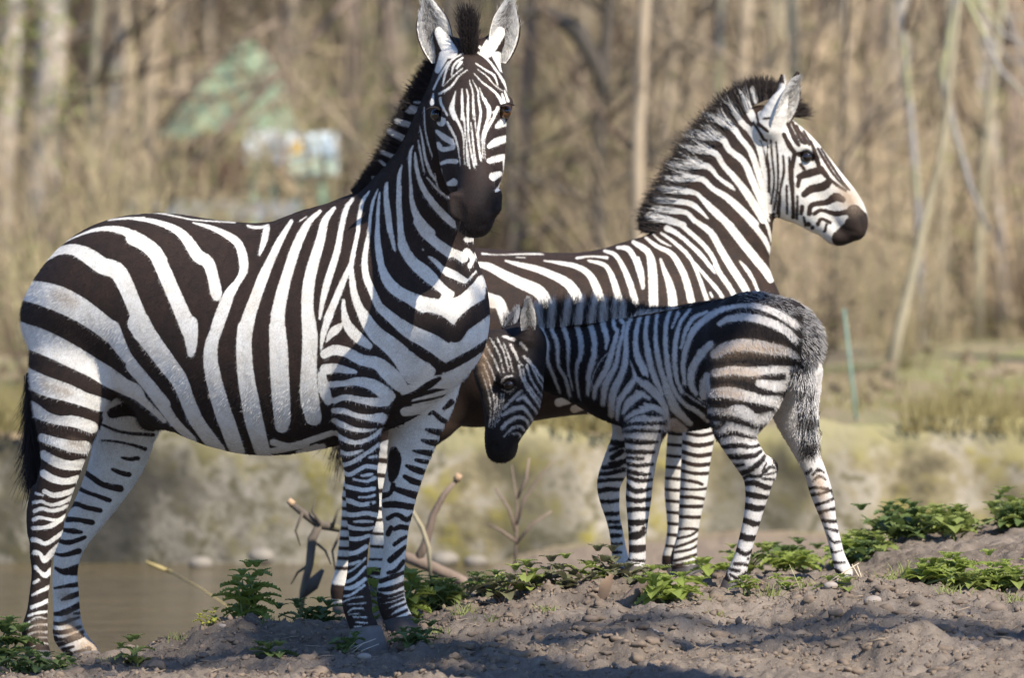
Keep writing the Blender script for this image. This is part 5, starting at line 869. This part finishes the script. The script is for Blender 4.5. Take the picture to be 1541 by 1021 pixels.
# ---------------------------------------------------------------- hut, boards, railing, stake
Yh_ = 31; q = lambda x, y, Y=Yh_: P(x, y, Y)
M_GREEN = plain('pale_green_paint', (.33, .43, .28), .6, .3, 3, .18); M_PLANK = plain('red_brown_planks', (.10, .055, .04), .8, .2, 5, .5); M_WHITE = plain('white_board', (.80, .84, .84), .5, .3, 4, .08); M_RAIL = plain('grey_rail', (.42, .43, .46), .7, .3, 5, .3)
hut = empty('hut', q(350, 335)); tag(hut, 'small hut with dark brown plank wall and pale green gable behind the trees', 'hut')
a, b = q(275, 225), q(440, 300); grid_box('plank_wall', a.x, b.x, 31, 33, b.z - .7, a.z, M_PLANK, hut)
V = []; prof = [(235, 205), (300, 110), (372, 62), (408, 110), (440, 205)]
for yy in (30.9, 33.1): V += [P(x, y, 31) + Vector((0, yy - 31, 0)) for x, y in prof]
n = len(prof); mesh_obj('gable', [tuple(v) for v in V], [tuple(range(n))[::-1], tuple(range(n, 2 * n))] + [(i, (i + 1) % n, n + (i + 1) % n, n + i) for i in range(n)], M_GREEN, hut, False)
def board(x0, y0, x1, y1, lab, Y, blotch=None):
    o = empty('notice_board', q((x0 + x1) / 2, 345, Y)); tag(o, lab, 'notice board'); a, b = q(x0, y0, Y), q(x1, y1, Y)
    grid_box('panel', a.x, b.x, Y, Y + .04, b.z, a.z, M_WHITE, o)
    mb = MB(); m = q(x0 + (x1 - x0) * .22, 0, Y).x; m2 = q(x0 + (x1 - x0) * .72, 0, Y).x
    z0 = q(0, 345, Y).z
    for xx in (m, m2): grid_box('post', xx - .03, xx + .03, Y + .045, Y + .1, z0, b.z + .05, M_GREEN, o)
    for c, (u0, v0, u1, v1) in (blotch or []):
        a, b = q(u0, v0, Y), q(u1, v1, Y); grid_box('picture', a.x, b.x, Y - .012, Y - .004, b.z, a.z, plain('print_' + c[0], c[1], .5, .3, 8, .2), o)
board(370, 196, 424, 246, 'smaller plain white notice board, left one of the two', 28.5)
board(432, 200, 508, 264, 'larger white notice board with a small orange picture, right one of the two', 28, [(('orange', (.85, .55, .12)), (440, 212, 455, 232)), (('sky', (.62, .78, .9)), (456, 206, 500, 228)), (('mint', (.66, .86, .66)), (436, 238, 504, 260))])
g = empty('railing', q(315, 350, 27)); tag(g, 'low grey railing in front of the hut and notice boards', 'railing')
a, b = q(188, 303, 27), q(446, 328, 27); grid_box('rail', a.x, b.x, 27, 27.08, b.z, a.z, M_RAIL, g)
for x in (194, 270, 356, 440): xx = q(x, 0, 27).x; grid_box('post', xx - .035, xx + .035, 27.085, 27.15, q(0, 385, 27).z, q(0, 306, 27).z, M_RAIL, g)
mb = MB(); mb.tube([P(1292, 660, 9.9), P(1284, 590, 9.9), P(1270, 465, 9.9)], [.0075, .0075, .006], 8)
tag(mb.build('stake', plain('green_stake_paint', (.17, .25, .19), .5, .3), origin=P(1292, 645, 9.9)), 'thin green stake leaning on the far bank behind the foal\'s rump', 'stake')
f = empty('fence', P(1400, 470, 30)); tag(f, 'low rustic rail fence in front of the trees on the right', 'fence')
mb = MB(); [mb.tube([P(1225, y, 30), P(1400, y + 2, 30), P(1580, y - 2, 30)], .02, 6) for y in (428, 402)]; mb.build('rail', TWIGS[3], f)
for x in (1238, 1310, 1390, 1470, 1550): m = MB(); m.tube([P(x, 470, 30.06), P(x, 385, 30.06)], .035, 6); m.build('post', TWIGS[3], f)

# unseen tree added as a shade caster: boughs placed to shade foal, forelegs and foreground
sh = empty('shade_caster_tree', (4.9, -7.2, -.1)); tag(sh, 'unseen ivy grown tree added outside the frame to shade the foal and the foreground', 'tree')
def shade_tree():
    r = np.random.default_rng(4); mb = MB(); lb = MB(); T = Vector((4.9, -7.2, -.1))
    mb.tube([T, T + Vector((.05, .1, 2)), T + Vector((0, .3, 4)), T + Vector((-.1, .5, 6.4)), T + Vector((.1, .5, 9))], [.3, .25, .2, .14, .08], 10); mb.build('trunk', BARKS['brown'], sh)
    bb = MB(); M = lambda x, y, z: Vector((x, y, z))
    k = SUN.x / SUN.z; kk = -SUN.y / SUN.z
    def above(px, z, Y, h): c = P(px, 0, Y); x = c.x; return M(x + (h - z) * k, Y - (h - z) * kk, h)      # the point at height h that shades (px, z, Y)
    e1, e2 = above(850, .86, .85, 5.5), above(960, .80, .62, 5.5); leg = above(560, .3, -.2, 5.4)
    bb.tube([T + M(0, .2, 4.6), leg + M(.25, -.9, 0), leg, e1.lerp(leg, .55) + M(.12, 0, 0), e1], [.15, .13, .12, .09, .05], 8)
    bb.tube([e1.lerp(leg, .5) + M(.1, 0, 0), e2], [.07, .04], 6)
    for (a, b_, c_) in (((1640, 0, -.62), (850, .0, -.28), (-60, -.05, -.40)), ((760, 0, -.75), (300, 0, -.45), (-60, -.06, -.25))):
        q = [above(v[0], v[1], v[2], 8.5) for v in (a, b_, c_)]; q = [T + M(.05, .5, 8)] + q; bb.tube([q[0], q[1], q[1].lerp(q[2], .5) + M(0, .06, .1), q[2], q[2].lerp(q[3], .5) + M(.0, -.07, 0), q[3]], [.06, .04, .035, .04, .035, .03], 7)
        for _ in range(520):
            t = r.random() * 2; i = int(t); c = q[1 + i].lerp(q[2 + i], t - i) + Vector(r.normal(0, .20, 3)); x = Vector(r.normal(0, 1, 3)).normalized() * r.uniform(.03, .06); lb.quad(c, x, x.cross(Vector(r.normal(0, 1, 3))).normalized() * x.length)
    bb.build('bough', BARKS['brown'], sh)
    # dense leaf clumps added where they block the sun from the foal
    pts = [above(px, z, Y, 5.5) for px, z, Y in ((845, .90, .9), (845, .7, .85), (880, .9, .85), (890, .7, .8), (925, .9, .8), (930, .7, .72), (970, .9, .7), (975, .72, .62), (1000, .8, .64))]
    for c0 in pts:
        for _ in range(420):
            d = Vector(r.normal(0, 1, 3)).normalized() * .145 * r.random() ** .4; c = c0 + d; x = Vector(r.normal(0, 1, 3)).normalized() * r.uniform(.03, .06); lb.quad(c, x, x.cross(Vector(r.normal(0, 1, 3))).normalized() * x.length)
    for _ in range(1300):
        t = r.uniform(-.25, .35); c = leg.lerp(e1, t) + Vector(r.normal(0, .09, 3)); x = Vector(r.normal(0, 1, 3)).normalized() * r.uniform(.03, .055); lb.quad(c, x, x.cross(Vector(r.normal(0, 1, 3))).normalized() * x.length)
    lb.build('ivy', leafm('shade_caster_leaf', (.03, .07, .02), (.06, .12, .03), .1), sh, False)
shade_tree()
# ---------------------------------------------------------------- plants and litter close by
def leaf(mb, p, d, up, l, w, droop=.5, teeth=7):
    """toothed leaf folded along its midrib"""
    d = Vector(d).normalized(); sd = d.cross(Vector(up)).normalized(); up = sd.cross(d); n = teeth; b = len(mb.V); p = Vector(p)
    for i in range(n + 1):
        t = i / n; c = p + d * (l * t) + up * (l * (.12 * math.sin(math.pi * t) - droop * t * t * .5)); ww = w * (math.sin(math.pi * min(1, t * .86 + .14)) ** .8) if t < 1 else 0
        mb.V.append(tuple(c))
        for s in (-1, 1):
            e = c + sd * (s * ww * .5) + up * (ww * .16) ; mb.V.append(tuple(e)); mb.V.append(tuple(e + sd * (s * ww * .10) + d * (l * .11) + up * (ww * .02)))
    for i in range(n):
        q = b + i * 5; k = q + 5
        for s in (0, 1):
            f = (q, k, k + 1 + 2 * s, q + 1 + 2 * s); mb.F.append(f if s else f[::-1])
            f = (q + 1 + 2 * s, k + 1 + 2 * s, q + 2 + 2 * s); mb.F.append(f if s else f[::-1])
M_NET = leafm('nettle_leaf', (.18, .22, .05), (.34, .38, .11)); M_NETB = leafm('bright_nettle_leaf', (.24, .31, .055), (.40, .45, .12), .45); M_NETD = leafm('dark_nettle_leaf', (.09, .135, .04), (.18, .23, .075), .35)
M_NETP = leafm('purple_nettle_leaf', (.12, .10, .075), (.20, .21, .09), .3); M_YEL = leafm('yellow_leaf', (.36, .38, .05), (.50, .48, .10)); M_STEM = plain('green_stem', (.14, .17, .06), .7, .3); M_STEMP = plain('purple_stem', (.13, .08, .06), .7, .3)
def nettle(px, py, Y, h_px, w_px, mat, label, group=None, n=4, seed=0, size=.045, name='nettle', cat='plant', stem=None, ontop=True):
    r = np.random.default_rng(seed + 300); s = sc_at(Y); base = P(px, py, Y)
    if ontop: base.z = min(base.z, ground_z(base.x, base.y) + .01) if abs(base.z - ground_z(base.x, base.y)) < .06 else ground_z(base.x, base.y)
    root = empty(name, base); tag(root, label, cat, group); sm, lb = MB(), MB(); H_, W_ = h_px * s, w_px * s * .5
    for k in range(n):
        a = r.uniform(0, 6.28); o = Vector((math.cos(a) * W_ * .35 * r.random() ** .5, math.sin(a) * W_ * .35, 0)); hh = H_ * r.uniform(.6, 1.0); lean = Vector((r.normal(0, .5) * W_, r.normal(0, .4) * W_, 0)) + o * .8
        pts = [base + o + lean * (t * t) + Vector((0, 0, hh * t - .01)) for t in (0, .35, .7, 1)]; sm.tube(pts, [.0036, .0033, .0028, .0020], 5)
        m = max(2, int(hh / .034)); 
        for i in range(m + 1):
            t = (i + .7) / (m + .7); p = base + o + lean * (t * t) + Vector((0, 0, hh * t)); an = r.uniform(0, 3.14); sz = size * 1.3 * (.62 + .55 * math.sin(math.pi * min(1, t * .8 + .12))) * r.uniform(.8, 1.15)
            if i == m: sz *= .7
            for q in range(2 if i < m else 4):
                aa = an + math.pi * q * (1 if i < m else .5) + (i % 2) * 1.57; d = Vector((math.cos(aa), math.sin(aa), r.uniform(.05, .5) if i < m else .9)); leaf(lb, p + Vector(d) * .004, d, (0, 0, 1), sz, sz * .62, r.uniform(.2, .8))
    sm.build('stem', stem or M_STEM, root); lb.build('foliage', mat, root, False); return root
NE = [(372, 938, .2, 84, 105, M_NETB, 'tall pale green nettle clump on the earth bank between the left zebra\'s legs', 7, .05), (318, 955, .12, 34, 46, M_YEL, 'small yellow green weed at the left foot of the tall pale nettle clump', 5, .02),
      (207, 1012, -.35, 48, 52, M_NET, 'small lone nettle right of the left zebra\'s hind hooves', 3, .036), (6, 992, .0, 66, 80, M_NETD, 'dark leafy nettle at the left edge behind the hind hooves', 5, .055), (420, 1012, -.5, 46, 62, M_NETD, 'dark shaded nettle in the foreground below the pale nettle clump', 4, .045),
      (598, 952, .42, 86, 92, M_NETB, 'bright yellow green nettle seen between the left zebra\'s front legs', 8, .055), (482, 945, .5, 44, 90, M_NETD, 'dark green plant left of the left zebra\'s front legs', 6, .045), (1008, 912, -.02, 44, 110, M_NETB, 'bright green nettle in front of the right zebra\'s hooves', 7, .055),
      (1122, 890, .2, 20, 50, M_NETB, 'tiny nettle sprig beside the foal\'s near hind hoof', 3, .026), (1186, 884, .22, 16, 40, M_NETB, 'tiny sprig of green on the mound right of the foal\'s near hind hoof', 3, .022), (1268, 908, .0, 36, 44, M_NET, 'small round leaved plant on the mound below the foal\'s far hind hoof', 4, .04),
      (618, 978, -.42, 36, 80, M_NETD, 'low dark plant in front of the left zebra\'s big front hoof', 5, .035), (40, 1020, -.5, 36, 110, M_NETD, 'low dark green weeds in the bottom left corner', 8, .035), (95, 1015, -.2, 24, 60, M_NETD, 'low green weed just right of the corner weeds', 5, .03), (515, 985, -.5, 26, 40, M_NETD, 'small shaded weed left of the big front hoof', 3, .03)]
for i, (px, py, Y, h, w, m, lb, n, sz) in enumerate(NE): nettle(px, py, Y, h, w, m, lb, None, n, i, sz)
rr = np.random.default_rng(77)
for i, px in enumerate((752, 790, 822, 858, 890, 925, 958)):
    nettle(px, 905 - (px - 740) * .09, .26 + .05 * (i % 3), 38 + 12 * (i % 3), 70, M_NETP if i % 3 != 1 else M_NET, 'dark purplish nettle in the clump in front of the foal\'s forelegs', 'purplish nettles on the mound', 3, 40 + i, .048, stem=M_STEMP)
for i, (px, py) in enumerate(((1385, 872), (1412, 868), (1440, 880), (1462, 892), (1488, 900), (1512, 915), (1536, 925), (1400, 905), (1500, 880), (1535, 890), (1450, 915))):
    nettle(px, py, .1 + .04 * (i % 3), 24 + 9 * (i % 3), 74, (M_NETB, M_NET)[i % 2], 'green nettle in the clump on the mound at the right edge', 'nettles at the right edge', 5, 70 + i, .04)
for i in range(17):
    px = rr.uniform(1335, 1590); Y = rr.uniform(1.7, 2.5); x = (px - 770.5) * sc_at(Y); z = ground_z(x, Y)
    nettle(px, HOR + (H - z) / sc_at(Y), Y, rr.uniform(24, 56), 90, (M_NETD, M_NET)[i % 2], 'dark green blurred weed on the rise behind the right edge nettles', 'weeds on the rise', 5, 100 + i, .05)
for i in range(13):
    px = rr.uniform(1040, 1350); Y = rr.uniform(1.3, 2.3); x = (px - 770.5) * sc_at(Y); z = ground_z(x, Y)
    nettle(px, HOR + (H - z) / sc_at(Y), Y, rr.uniform(16, 46), 80, (M_NET, M_NETB, M_NETD)[i % 3], 'blurred green weed on the ground behind the foal\'s hind legs', 'weeds behind the foal', 4, 140 + i, .045)
for i in range(5):
    px = rr.uniform(640, 760); Y = rr.uniform(.7, 1.6); x = (px - 770.5) * sc_at(Y); z = ground_z(x, Y)
    nettle(px, HOR + (H - z) / sc_at(Y), Y, 30, 70, (M_NETD, M_NET)[i % 2], 'dark low weed in the hollow between the left zebra and the mound', 'weeds in the hollow', 6, 170 + i, .04)

# soil crumbs, twigs and stalks scattered over the bare earth: too many to count
def crumbs():
    r = np.random.default_rng(9); bm = bmesh.new(); bmesh.ops.create_icosphere(bm, subdivisions=1, radius=1); V0 = np.array([v.co for v in bm.verts]); F0 = np.array([[v.index for v in f.verts] for f in bm.faces]); bm.free()
    N = 22000; x = r.uniform(-1.6, 1.6, N); y = r.uniform(-1.3, .75, N); sz = .0014 + .0085 * r.random(N) ** 9; z = zfull(x, y)
    V = V0[None] * (1 + r.normal(0, .33, (N, 12, 1))) * sz[:, None, None] * r.uniform(.6, 1.2, (N, 1, 3)) + np.stack([x, y, z + sz * .3], 1)[:, None]
    Fc = (F0[None] + np.arange(N)[:, None, None] * 12).reshape(-1, 3)
    tag(mesh_obj('soil_crumbs', V.reshape(-1, 3), Fc, plain('crumb_soil', (.19, .142, .105), .95, .15, 60, .6), origin=(0, 0, 0), smooth=False), kind='stuff')
    bm = bmesh.new(); bmesh.ops.create_icosphere(bm, subdivisions=2, radius=1); V0 = np.array([v.co for v in bm.verts]); F0 = np.array([[v.index for v in f.verts] for f in bm.faces]); bm.free(); n0 = len(V0)
    N = 1100; x = r.uniform(-1.6, 1.6, N); y = r.uniform(-1.25, .7, N); sz = .006 + .018 * r.random(N) ** 3; z = zfull(x, y); k = r.normal(0, 2.2, (N, 3, 4)); q = np.tanh(np.sin(np.einsum('vi,nij->nvj', V0, k) + r.uniform(0, 6, (N, 1, 4))).sum(2))
    V = V0[None] * (1 + .30 * q + r.normal(0, .10, (N, n0)))[..., None] * sz[:, None, None] * np.stack([r.uniform(.8, 1.4, N), r.uniform(.7, 1.1, N), r.uniform(.4, .8, N)], 1)[:, None] + np.stack([x, y, z + sz * .1], 1)[:, None]
    tag(mesh_obj('soil_clods', V.reshape(-1, 3), (F0[None] + np.arange(N)[:, None, None] * n0).reshape(-1, 3), plain('clod_soil', (.18, .135, .098), .95, .15, 40, .55, .4), origin=(0, 0, 0), smooth=False), kind='stuff')
    mb = MB()
    for _ in range(420):
        x, y = r.uniform(-1.6, 1.6), r.uniform(-1.2, .7); z = ground_z(x, y) + .004; a = r.uniform(0, 3.14); l = r.uniform(.008, .035); d = Vector((math.cos(a), math.sin(a), r.normal(0, .2))) * l
        mb.tube([Vector((x, y, z)) - d, Vector((x, y, z + .002)), Vector((x, y, z)) + d], r.uniform(.0006, .0016), 4)
    tag(mb.build('twig_litter', plain('dry_twig', (.30, .23, .16), .9, .2, 20, .5), origin=(0, 0, 0)), kind='stuff')
    mb = MB()
    for _ in range(900):
        x, y = r.uniform(-1.6, 1.6), r.uniform(-1.0, 1.2); z = ground_z(x, y); l = r.uniform(.006, .02); d = Vector(r.normal(0, 1, 3)); leaf(mb, (x, y, z + .003), (d.x, d.y, .2), (0, 0, 1), l, l * .5, .4, 3)
    tag(mb.build('leaf_litter', plain('leaf_crumb', (.26, .19, .12), .85, .2, 20, .6), origin=(0, 0, 0), smooth=False), kind='stuff')
crumbs()
def onground(px, Y, dz=0.0): x = (px - 770.5) * sc_at(Y); z = ground_z(x, Y) + dz; return px, HOR + (H - z) / sc_at(Y), Y
for i, (px, Y, w, lb) in enumerate(((1250, -.12, .020, 'pale pebble on the mound slope'), (1312, -.3, .024, 'largest pale stone half sunk in the soil of the mound'), (1500, -.25, .03, 'brown clod at the lower right edge of the mound'), (985, -.5, .014, 'small pale stone on the shaded soil'), (1095, -.35, .012, 'small whitish pebble in the middle of the bare slope'), (770, -.75, .016, 'pebble at the bottom middle'), (335, .0, .014, 'little stone on the bank below the yellow green weed'), (548, -.62, .02, 'light grey stone at the toe of the big front hoof'))):
    q_ = onground(px, Y, .002); stone(q_[0], q_[1], q_[2], w, lb, None, plain('stone_%d' % i, (.30, .25, .21) if i != 2 else (.17, .13, .10), .85, .2, 30, .35, .2), seed=40 + i)
# dry leaf, wood stub and straw on the mound
mb = MB(); p = P(905, 908, .02); leaf(mb, p, (.5, .1, .9), (-.6, -.9, .2), .085, .038, -.5, 8); o = mb.build('dry_leaf', leafm('brown_leaf', (.42, .26, .15), (.56, .38, .24), .25, .7), origin=p); tag(o, 'large curled brown leaf standing up on the mound beside the nettles', 'leaf')
mb = MB(); mb.tube([P(925, 930, -.05), P(950, 900, -.0), P(975, 872, .06), P(990, 858, .1)], [.020, .019, .014, .006], 9); o = mb.build('wood_stub', bark('rotten_wood', (.09, .065, .05), (.24, .18, .135)), origin=P(950, 900, 0)); tag(o, 'weathered stub of wood slanting out of the mound behind the brown leaf', 'wood stub')
M_STRAW = plain('straw', (.55, .46, .32), .8, .2)
for a in (((1245, 878), (1270, 862), (1293, 848)), ((1282, 850), (1292, 868), (1302, 892)), ((1290, 852), (1297, 872), (1311, 884)), ((1252, 888), (1262, 870), (1283, 858)), ((1340, 865), (1337, 878), (1334, 888))):
    mb = MB(); mb.tube([P(x, y, .12) for x, y in a], [.0018, .0022, .0012], 5); tag(mb.build('straw', M_STRAW, origin=P(*a[1], .12)), 'bent pale straw sticking up from the mound by the foal\'s far hind hoof', 'straw', 'straws on the mound')
mb = MB(); mb.tube([P(1205, 890, .1), P(1196, 868, .1), P(1188, 850, .1)], [.001, .001, .0006], 4); tag(mb.build('grass_stalk', plain('stalk', (.45, .42, .22)), origin=P(1205, 890, .1)), 'single thin curved grass stalk on the mound', 'grass stalk')
mb = MB()
for a in (((515, 985), (540, 972), (566, 962)), ((520, 990), (536, 978), (548, 968)), ((527, 998), (545, 980), (570, 970))): mb.tube([P(x, y, -.5) for x, y in a], [.0012, .0015, .001], 4)
tag(mb.build('dry_grass', plain('dead_grass', (.50, .45, .36)), origin=P(540, 985, -.5)), 'small tuft of dead grass lying against the big front hoof', 'dry grass')
# fallen boughs in the pond
BR = bark('dead_bark', (.06, .048, .038), (.19, .155, .12), (.18, .165, .08)); M_CUT = plain('broken_wood', (.42, .28, .17), .8, .2, 20, .3)
b = empty('fallen_branch', P(475, 900, 2.6)); tag(b, 'dead angled branch with a pale broken end in the water left of the forelegs', 'branch')
mb = MB(); mb.tube([P(438, 758, 2.6), P(455, 772, 2.6), P(480, 790, 2.6), P(515, 797, 2.6), P(560, 812, 2.6), P(600, 850, 2.5), P(650, 905, 2.4)], [.010, .012, .015, .012, .012, .014, .016], 9)
mb.tube([P(482, 788, 2.6), P(470, 812, 2.58), P(466, 850, 2.56), P(456, 890, 2.55), P(452, 930, 2.55)], [.012, .015, .013, .011, .008], 9); 
for a in (((455, 772), (445, 800), (452, 822)), ((500, 795), (508, 770), (530, 752)), ((470, 812), (490, 830), (498, 850)), ((466, 850), (448, 862), (438, 880)), ((515, 797), (500, 830), (505, 862)), ((482, 790), (470, 770), (474, 752))): mb.tube([P(x, y, 2.58) for x, y in a], [.006, .004, .0018], 5)
mb.build('bough', BR, b)
mb = MB(); mb.tube([P(434, 753, 2.6), P(441, 760, 2.6)], [.0095, .0125], 9); mb.build('broken_end', M_CUT, b)
mb = MB(); mb.tube([P(486, 858, 2.5), P(470, 880, 2.5), P(450, 905, 2.5)], [.006, .022, .004], 7); mb.build('hanging_bark', BARKS['dark'], b)
b = empty('fallen_branch', P(700, 880, 3.2)); tag(b, 'dark fallen branch with a forked limb pointing up behind the left zebra\'s forelegs', 'branch')
mb = MB(); mb.tube([P(688, 722, 3.2), P(668, 745, 3.2), P(652, 775, 3.2), P(640, 820, 3.2), P(625, 850, 3.2)], [.007, .010, .012, .014, .016], 9)
mb.tube([P(600, 835, 3.2), P(640, 850, 3.2), P(690, 872, 3.2), P(740, 900, 3.2)], [.017, .020, .018, .018], 9); mb.build('bough', BARKS['brown'], b)
mb = MB(); mb.tube([P(618, 765, 3.1), P(635, 795, 3.1), P(645, 825, 3.1), P(648, 868, 3.1)], [.006, .008, .008, .006], 8); mb.build('bough', BARKS['yellow'], b)
mb = MB(); mb.tube([P(692, 714, 3.2), P(686, 724, 3.2)], [.011, .0125], 8); mb.build('broken_end', M_CUT, b)
mb = MB(); mb.tube([P(219, 846, 4.2), P(238, 854, 4.2), P(258, 862, 4.2)], [.005, .008, .006], 7); mb.tube([P(250, 858, 4.2), P(300, 885, 3.9), P(345, 915, 3.4)], [.004, .003, .002], 5)
tag(mb.build('stick', plain('yellow_stick', (.36, .28, .12), .7, .2), origin=P(238, 856, 4.2)), 'yellowish stick floating on the pond left of the tall nettle', 'stick')
sp = empty('sapling', P(775, 860, 4.2)); tag(sp, 'thin forked leafless sapling on the bank below the foal\'s muzzle', 'sapling'); mb = MB()
for a in (((775, 862), (777, 800), (778, 755), (770, 700)), ((777, 790), (790, 750), (815, 715), (835, 690)), ((776, 800), (765, 765), (745, 735)), ((779, 750), (792, 720), (796, 690)), ((776, 820), (800, 790), (830, 770)), ((776, 815), (755, 800), (735, 790))): mb.tube([P(x, y, 4.2) for x, y in a], [.006, .005, .0035, .0015][:len(a)], 5)
mb.build('stem', BARKS['brown'], sp)

# short grass tufts here and there on the bare earth
M_TUFT = leafm('grass_blade', (.20, .24, .06), (.36, .38, .12), .4)
for i, (px, Y, h) in enumerate(((700, .05, .06), (735, -.15, .045), (1055, .1, .05), (1160, .15, .05), (1215, .3, .06), (1335, .05, .05), (1362, .2, .07), (450, .1, .05), (265, .0, .045), (410, .05, .05), (1075, -.2, .03), (820, -.1, .035), (1430, -.1, .04), (170, -.3, .035), (660, -.3, .04), (1530, -.2, .04))):
    r = np.random.default_rng(700 + i); x = (px - 770.5) * sc_at(Y); z = ground_z(x, Y); mb = MB()
    for _ in range(26):
        b = Vector((x + r.normal(0, .018), Y + r.normal(0, .018), z - .004)); d = Vector((r.normal(0, .5), r.normal(0, .4), 1)).normalized(); l = h * r.uniform(.5, 1.1); sd = Vector((1, r.normal(0, .5), 0)).normalized() * .0016; n = len(mb.V); q = b + d * l * .55; e = b + d * l + Vector((d.x, d.y, -.35)) * l * .35
        mb.V += [tuple(b - sd), tuple(b + sd), tuple(q + sd * .8), tuple(q - sd * .8), tuple(e)]; mb.F += [(n, n + 1, n + 2, n + 3), (n + 3, n + 2, n + 4)]
    tag(mb.build('grass_tuft', M_TUFT, origin=(x, Y, z), smooth=False), 'short thin tuft of grass sprouting from the bare soil', 'grass tuft', 'grass tufts on the bare soil')
